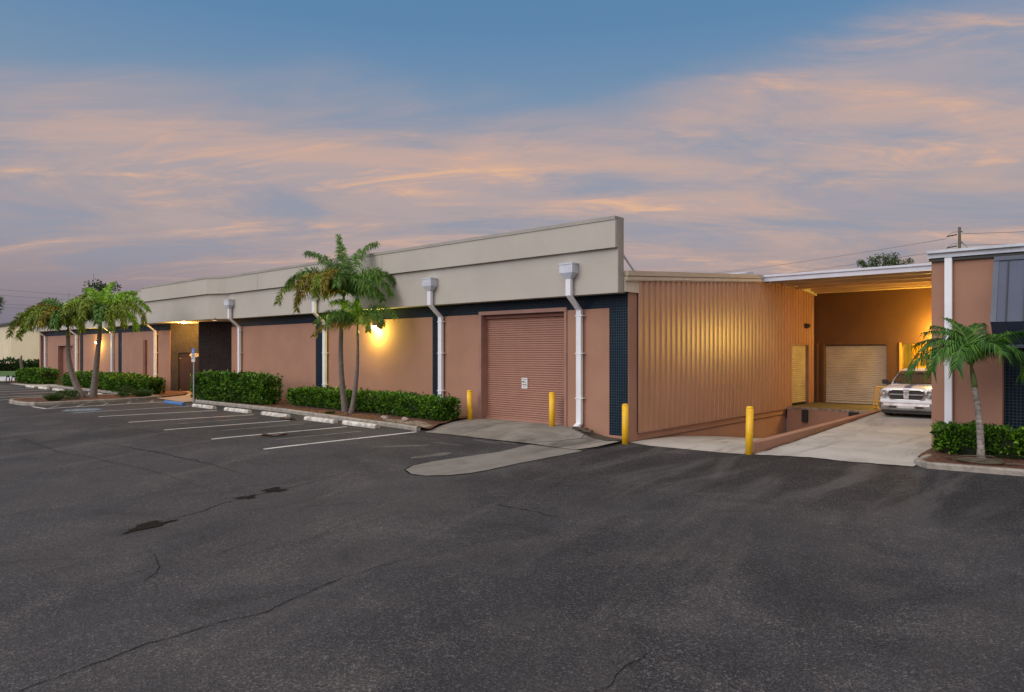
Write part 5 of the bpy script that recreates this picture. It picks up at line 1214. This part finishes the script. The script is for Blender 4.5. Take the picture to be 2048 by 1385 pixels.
for _ in range(150):
    x_, y_ = random.choice([(random.uniform(-7, -1), random.uniform(3, 12)), (random.uniform(-22, -12), random.uniform(8.5, 12.5)), (random.uniform(-6.6, -3.8), random.uniform(17, 25))])
    z_ = max(gz(x_, y_), dv(x_, y_) if y_ > 16.9 else 0) + .012; a = random.uniform(0, 6.28); L_ = random.uniform(.015, .04); dr = Vector((math.cos(a), math.sin(a), random.uniform(0, .4)))
    leaf(mb, Vector((x_, y_, z_)), dr.normalized(), Vector((0, 0, 1)), L_, L_ * .55, 'dry_leaf')
tag(mb.build('leaf_litter', fix=False), 'tiny scattered dry leaves on the asphalt and driveway', 'leaves', kind='stuff')
# mulch chips
mb = MB()
for _ in range(5200):
    r_ = random.random()
    if r_ < .5: x_, y_ = random.uniform(-31, -15.6), random.uniform(13.45, 15.0); y_ = max(y_, 13.95 if x_ < -23 else 13.45); z_ = bz(x_, y_)
    elif r_ < .7: x_, y_ = random.uniform(-38.2, -34.6), random.uniform(8.6, 13.3); z_ = .36
    else: x_, y_ = random.uniform(-3.2, 2), random.uniform(17.6, 18.9); z_ = .12
    a = random.uniform(0, 6.28); L_ = random.uniform(.03, .09)
    leaf(mb, Vector((x_, y_, z_ + .01)), Vector((math.cos(a), math.sin(a), random.uniform(-.1, .35))).normalized(), Vector((0, 0, 1)), L_, L_ * .3, random.choice(('dry_leaf', 'mulch', 'mulch', 'dry_frond')))
tag(mb.build('mulch_chips', fix=False), 'loose red brown mulch chips on the planting beds', 'mulch', kind='stuff')

# yellow cart by the back roller door
e = empty('hand_cart', (-7.15, 29.6, .3), label='yellow steel cart frame standing left of the pickup by the back roller door', cat='cart')
mb = MB(); 
for a, b in (((-.25, 0, .0), (-.12, 0, .85)), ((.3, 0, 0), (.3, 0, .85)), ((-.12, 0, .85), (.3, 0, .85)), ((-.2, 0, .3), (.3, 0, .3)), ((-.25, 0, .06), (.3, 0, .06)), ((-.12, .4, .85), (.3, .4, .85)), ((-.12, 0, .85), (-.12, .4, .85)), ((-.25, .4, 0), (-.12, .4, .85))): mb.bar(a, b, .035)
q = mb.build('cart_frame', 'yellow_rack'); q.parent = e
for x_ in (-.2, .25):
    mb = MB(); mb.tube([(x_ - .02, .2, .05), (x_ + .02, .2, .05)], .06, 12); q = mb.build('wheel', 'rubber'); q.parent = e

# ------------------------------------------------------------------ pickup truck, front towards -y
SC = .87
tr = empty('pickup_truck', (-5.60, 26.55, .262), label='white pickup truck with chrome grille and blue hood stripe parked in the loading bay', cat='pickup truck')
def tp(mb, name, mat=None, parent=None, **kw):
    o_ = mb.build(name, mat, **kw); o_.parent = parent or tr; return o_
def loft(sections, mat, name, parent=None, sub=1, smooth=True):
    """sections: list of (y, [(x,z)...]) half outlines from centre-bottom round to centre-top; mirrored"""
    bm = bmesh.new(); rings = []
    for y_, half in sections:
        full = half + [(-x_, z_) for x_, z_ in reversed(half) if abs(x_) > 1e-6]
        rings.append([bm.verts.new((x_, y_, z_)) for x_, z_ in full])
    n = len(rings[0])
    for a, b in zip(rings[:-1], rings[1:]):
        for k in range(n): bm.faces.new([a[k], a[(k + 1) % n], b[(k + 1) % n], b[k]])
    bm.faces.new(rings[0]); bm.faces.new(rings[-1][::-1])
    bmesh.ops.recalc_face_normals(bm, faces=bm.faces)
    me = bpy.data.meshes.new(name); bm.to_mesh(me); bm.free(); me.materials.append(MATS[mat])
    for p_ in me.polygons: p_.use_smooth = smooth
    ob = bpy.data.objects.new(name, me); COL.objects.link(ob); ob.parent = parent or tr
    if sub:
        md = ob.modifiers.new('sub', 'SUBSURF'); md.levels = md.render_levels = sub
    return ob
def sec(y_, wb, zb, w1, z1, w2, z2, w3, z3, zc):
    return (y_, [(0, zb), (wb * .9, zb), (wb, zb + .03), (w1, z1), (w1 * 1.002, (z1 + z2) / 2), (w2, z2), (w2 * .985, z2 + .03), (w3, z3), (w3 * .5, (z3 + zc) / 2 + .008), (0, zc)])
body = loft([sec(.02, .90, .50, .93, .72, .91, .96, .80, 1.12, 1.15), sec(.10, .95, .48, .97, .72, .955, 1.0, .84, 1.15, 1.185), sec(.4, .97, .52, 1.0, .72, .985, 1.08, .86, 1.19, 1.225),
             sec(1.25, .97, .45, 1.0, .72, .99, 1.17, .86, 1.255, 1.28), sec(1.55, .97, .45, 1.0, .72, .99, 1.2, .88, 1.26, 1.28), sec(3.6, .97, .45, 1.0, .72, .99, 1.22, .88, 1.26, 1.27), sec(5.6, .97, .5, .99, .72, .98, 1.22, .88, 1.26, 1.26)], 'car_white', 'body')
# cab (roof and pillars) above the belt line
def cs(y_, w0, z0, w1, z1, zr): return (y_, [(0, z0), (w0 * .96, z0), (w0, z0 + .02), (w0 * .5 + w1 * .5 + .02, (z0 + z1) / 2), (w1, z1), (w1 * .93, z1 + .055), (w1 * .5, zr), (0, zr)])
cab = loft([cs(1.22, .86, 1.18, .84, 1.235, 1.25), cs(1.40, .87, 1.18, .83, 1.36, 1.38), cs(2.02, .88, 1.2, .69, 1.80, 1.87), cs(2.3, .88, 1.2, .68, 1.84, 1.915), cs(3.3, .88, 1.2, .68, 1.84, 1.915), cs(3.65, .87, 1.2, .70, 1.76, 1.84), cs(3.78, .86, 1.2, .82, 1.3, 1.32)], 'car_white', 'cab')
# windshield: dark pane lying on the cab front
def pane(name, pts, mat, parent=None, th=.012):
    n_ = (Vector(pts[1]) - Vector(pts[0])).cross(Vector(pts[2]) - Vector(pts[0])).normalized()
    mb = MB(); a = [Vector(p_) for p_ in pts]; b = [p_ - n_ * th for p_ in a]
    mb.face(a); mb.face(b[::-1])
    for k in range(len(a)): mb.face([a[k], a[(k + 1) % len(a)], b[(k + 1) % len(a)], b[k]])
    return tp(mb, name, mat, parent)
bpy.context.view_layer.update()
dg = bpy.context.evaluated_depsgraph_get(); cev = cab.evaluated_get(dg)
mb = MB(); NX, NZ = 14, 8; grid = []
for b in range(NZ + 1):
    z_ = 1.275 + (1.80 - 1.275) * b / NZ; hw = .80 + (.655 - .80) * b / NZ; row = []
    for a in range(NX + 1):
        x_ = -hw + 2 * hw * a / NX
        hit, loc, nrm, _ = cev.ray_cast(Vector((x_, -2, z_)), Vector((0, 1, 0)))
        row.append((x_, (loc.y if hit else 1.3 + b * .07) - .012, z_ + .004))
    grid.append(row)
for b in range(NZ):
    for a in range(NX): mb.face([grid[b][a], grid[b][a + 1], grid[b + 1][a + 1], grid[b + 1][a]])
ws = tp(mb, 'windshield', 'glass_dark', smooth=True)
for s_ in (-1, 1):
    pane('side_window', [(s_ * .885, 1.62, 1.28), (s_ * .885, 2.5, 1.28), (s_ * .735, 2.5, 1.74), (s_ * .755, 2.08, 1.74)], 'glass_dark'); pane('side_window', [(s_ * .885, 2.58, 1.28), (s_ * .885, 3.45, 1.28), (s_ * .735, 3.35, 1.74), (s_ * .735, 2.58, 1.74)], 'glass_dark')
# grille
gr = MB(); hexo = [(-.68, .90), (-.61, 1.08), (-.50, 1.125), (.50, 1.125), (.61, 1.08), (.68, .90), (.60, .735), (.50, .695), (-.50, .695), (-.60, .735)]
hexi = [(x_ * .92, .912 + (z_ - .912) * .84) for x_, z_ in hexo]
n = len(hexo)
for k in range(n):
    a, b = hexo[k], hexo[(k + 1) % n]; c_, d_ = hexi[(k + 1) % n], hexi[k]
    gr.face([(a[0], -.035, a[1]), (b[0], -.035, b[1]), (c_[0], -.055, c_[1]), (d_[0], -.055, d_[1])]); gr.face([(a[0], .06, a[1]), (b[0], .06, b[1]), (b[0], -.035, b[1]), (a[0], -.035, a[1])]); gr.face([(c_[0], -.055, c_[1]), (d_[0], -.055, d_[1]), (d_[0], .0, d_[1]), (c_[0], .0, c_[1])])
grille = tp(gr, 'grille', 'chrome')
mb = MB(); mb.prism(hexi, 'y', -.008, .03); tp(mb, 'grille_mesh', 'black', grille)
mb = MB()
mb.box(-.60, .60, -.062, -.01, .890, .935)
tp(mb, 'grille_crossbar', 'chrome', grille, bevel=.01)
mb = MB(); mb.prism([(-.085, .75), (.085, .75), (.115, 1.12), (-.115, 1.12)], 'y', -.068, -.005); tp(mb, 'grille_centre_bar', 'chrome_dull', grille, bevel=.01)
# ram-head style emblem: shield with horns
mb = MB(); mb.prism([(0, .88), (.03, .93), (.045, 1.0), (.025, 1.03), (-.025, 1.03), (-.045, 1.0), (-.03, .93)], 'y', -.085, -.067)
for s_ in (-1, 1): mb.tube([(s_ * .03, -.08, 1.03), (s_ * .075, -.08, 1.04), (s_ * .09, -.08, .99), (s_ * .065, -.08, .955), (s_ * .05, -.08, .975)], [.014, .016, .014, .010, .006], 6)
tp(mb, 'emblem', 'chrome', grille)
# headlights
for s_ in (-1, 1):
    hl = MB(); pts = [(s_ * .685, .80), (s_ * .685, 1.04), (s_ * .74, 1.075), (s_ * .95, 1.045), (s_ * .965, .82), (s_ * .80, .775)]
    n = len(pts); A = [(x_, -.025 if abs(x_) < .9 else .07, z_) for x_, z_ in pts]; B = [(x_, .15, z_) for x_, z_ in pts]
    hl.face(A); hl.face(B[::-1]);
    for k in range(n): hl.face([A[k], A[(k + 1) % n], B[(k + 1) % n], B[k]])
    h1 = tp(hl, 'headlight', 'lens')
    mb = MB(); mb.tube([(s_ * .80, -.034, .945), (s_ * .80, -.02, .945)], .062, 16); tp(mb, 'reflector', 'chrome', h1)
    mb = MB(); mb.tube([(s_ * .80, -.04, .945), (s_ * .80, -.03, .945)], .03, 12); tp(mb, 'projector', 'sign_white', h1)
    mb = MB(); mb.box(min(s_ * .90, s_ * .95), max(s_ * .90, s_ * .95), .028, .075, .84, .93); tp(mb, 'turn_signal', 'amber', h1)
# bumper, chrome, curved round the corners
def bsec(x_, y_): return [(x_, y_ + .22, .57), (x_, y_ + .01, .585), (x_, y_ - .045, .56), (x_, y_ - .05, .47), (x_, y_ - .03, .38), (x_, y_ + .03, .30), (x_, y_ + .2, .30)]
mb = MB(); R_ = [bsec(x_, y_) for x_, y_ in ((-1.0, .30), (-.985, .10), (-.93, .0), (-.80, -.045), (-.45, -.07), (0, -.08), (.45, -.07), (.80, -.045), (.93, .0), (.985, .10), (1.0, .30))]
for a, b in zip(R_[:-1], R_[1:]):
    for k in range(6): mb.face([a[k], a[k + 1], b[k + 1], b[k]])
bp = tp(mb, 'bumper', 'chrome_dull', smooth=True)
for a, b in ((-.60, -.33), (.33, .60)):
    mb = MB(); mb.box(a, b, -.135, -.10, .39, .46); tp(mb, 'bumper_opening', 'black', bp, bevel=.006)
mb = MB(); mb.box(-.30, .30, -.14, -.12, .385, .475); tp(mb, 'number_plate', 'plate', bp)
for s_ in (-1, 1):
    mb = MB(); mb.tube([(s_ * .84, -.10, .455), (s_ * .84, -.07, .455)], .05, 14); tp(mb, 'fog_light', 'lens', bp)
mb = MB(); mb.box(-.93, .93, -.03, .03, .585, .70); tp(mb, 'bumper_step', 'car_white', bp, bevel=.02)
mb = MB(); mb.box(-.90, .90, .05, .5, .16, .30); tp(mb, 'air_dam', 'black')
mb = MB(); mb.box(-.9, .9, .5, 5.2, .22, .46); tp(mb, 'chassis', 'rubber')
# hood stripe, draped over the hood
bev = body.evaluated_get(bpy.context.evaluated_depsgraph_get())
def hoodz(x_, y_):
    hit, loc, nrm, _ = bev.ray_cast(Vector((x_, y_, 3)), Vector((0, 0, -1)))
    return loc.z if hit else 1.2
mb = MB()
for a, b in ((.09, .72), (.98, 1.20)):
    K = 6; rows = [[(x_, a + (b - a) * k / K, hoodz(x_, a + (b - a) * k / K) + .012) for x_ in (-.125, 0, .125)] for k in range(K + 1)]
    for r0, r1 in zip(rows[:-1], rows[1:]):
        for q_ in (0, 1): mb.face([r0[q_], r0[q_ + 1], r1[q_ + 1], r1[q_]])
tp(mb, 'hood_stripe', 'car_blue')
for s_ in (-1, 1):
    mb = MB(); mb.prism([(.33, 0), (.37, .0), (.42, 1.05), (.36, 1.05)], 'z', 0, .012)
    o_ = tp(mb, 'hood_ridge', 'car_white'); o_.data.transform(Matrix.Translation((0, .15, 1.165)) @ Matrix.Rotation(R(4.9), 4, 'X')); o_.scale = (s_, 1, 1)
# mirrors
for s_ in (-1, 1):
    mb = MB(); mb.box(-.12, .12, -.06, .08, -.09, .10); m_ = tp(mb, 'mirror', 'black', bevel=.03); m_.location = (s_ * 1.13, 1.62, 1.33)
    mb = MB(); mb.bar((0, 0, 0), (-s_ * .22, .05, -.05), .06); a_ = mb.build('mirror_arm', 'black'); a_.parent = m_
# wheels
for s_ in (-1, 1):
    for y_ in (.98, 4.55):
        wl = empty('wheel', (s_ * .86, y_, .385)); wl.parent = tr
        mb = MB(); mb.tube([(-.13, 0, 0), (-.11, 0, 0), (.11, 0, 0), (.13, 0, 0)], [.34, .385, .385, .34], 28); q = mb.build('tyre', 'rubber'); q.parent = wl
        mb = MB(); mb.tube([(s_ * .132, 0, 0), (s_ * .15, 0, 0)], [.24, .2], 20); q = mb.build('rim', 'chrome_dull'); q.parent = wl
mb = MB(); mb.box(-.70, .70, 3.95, 5.5, 1.262, 1.275); tp(mb, 'bed_cover', 'black')
tr.scale = (SC,) * 3
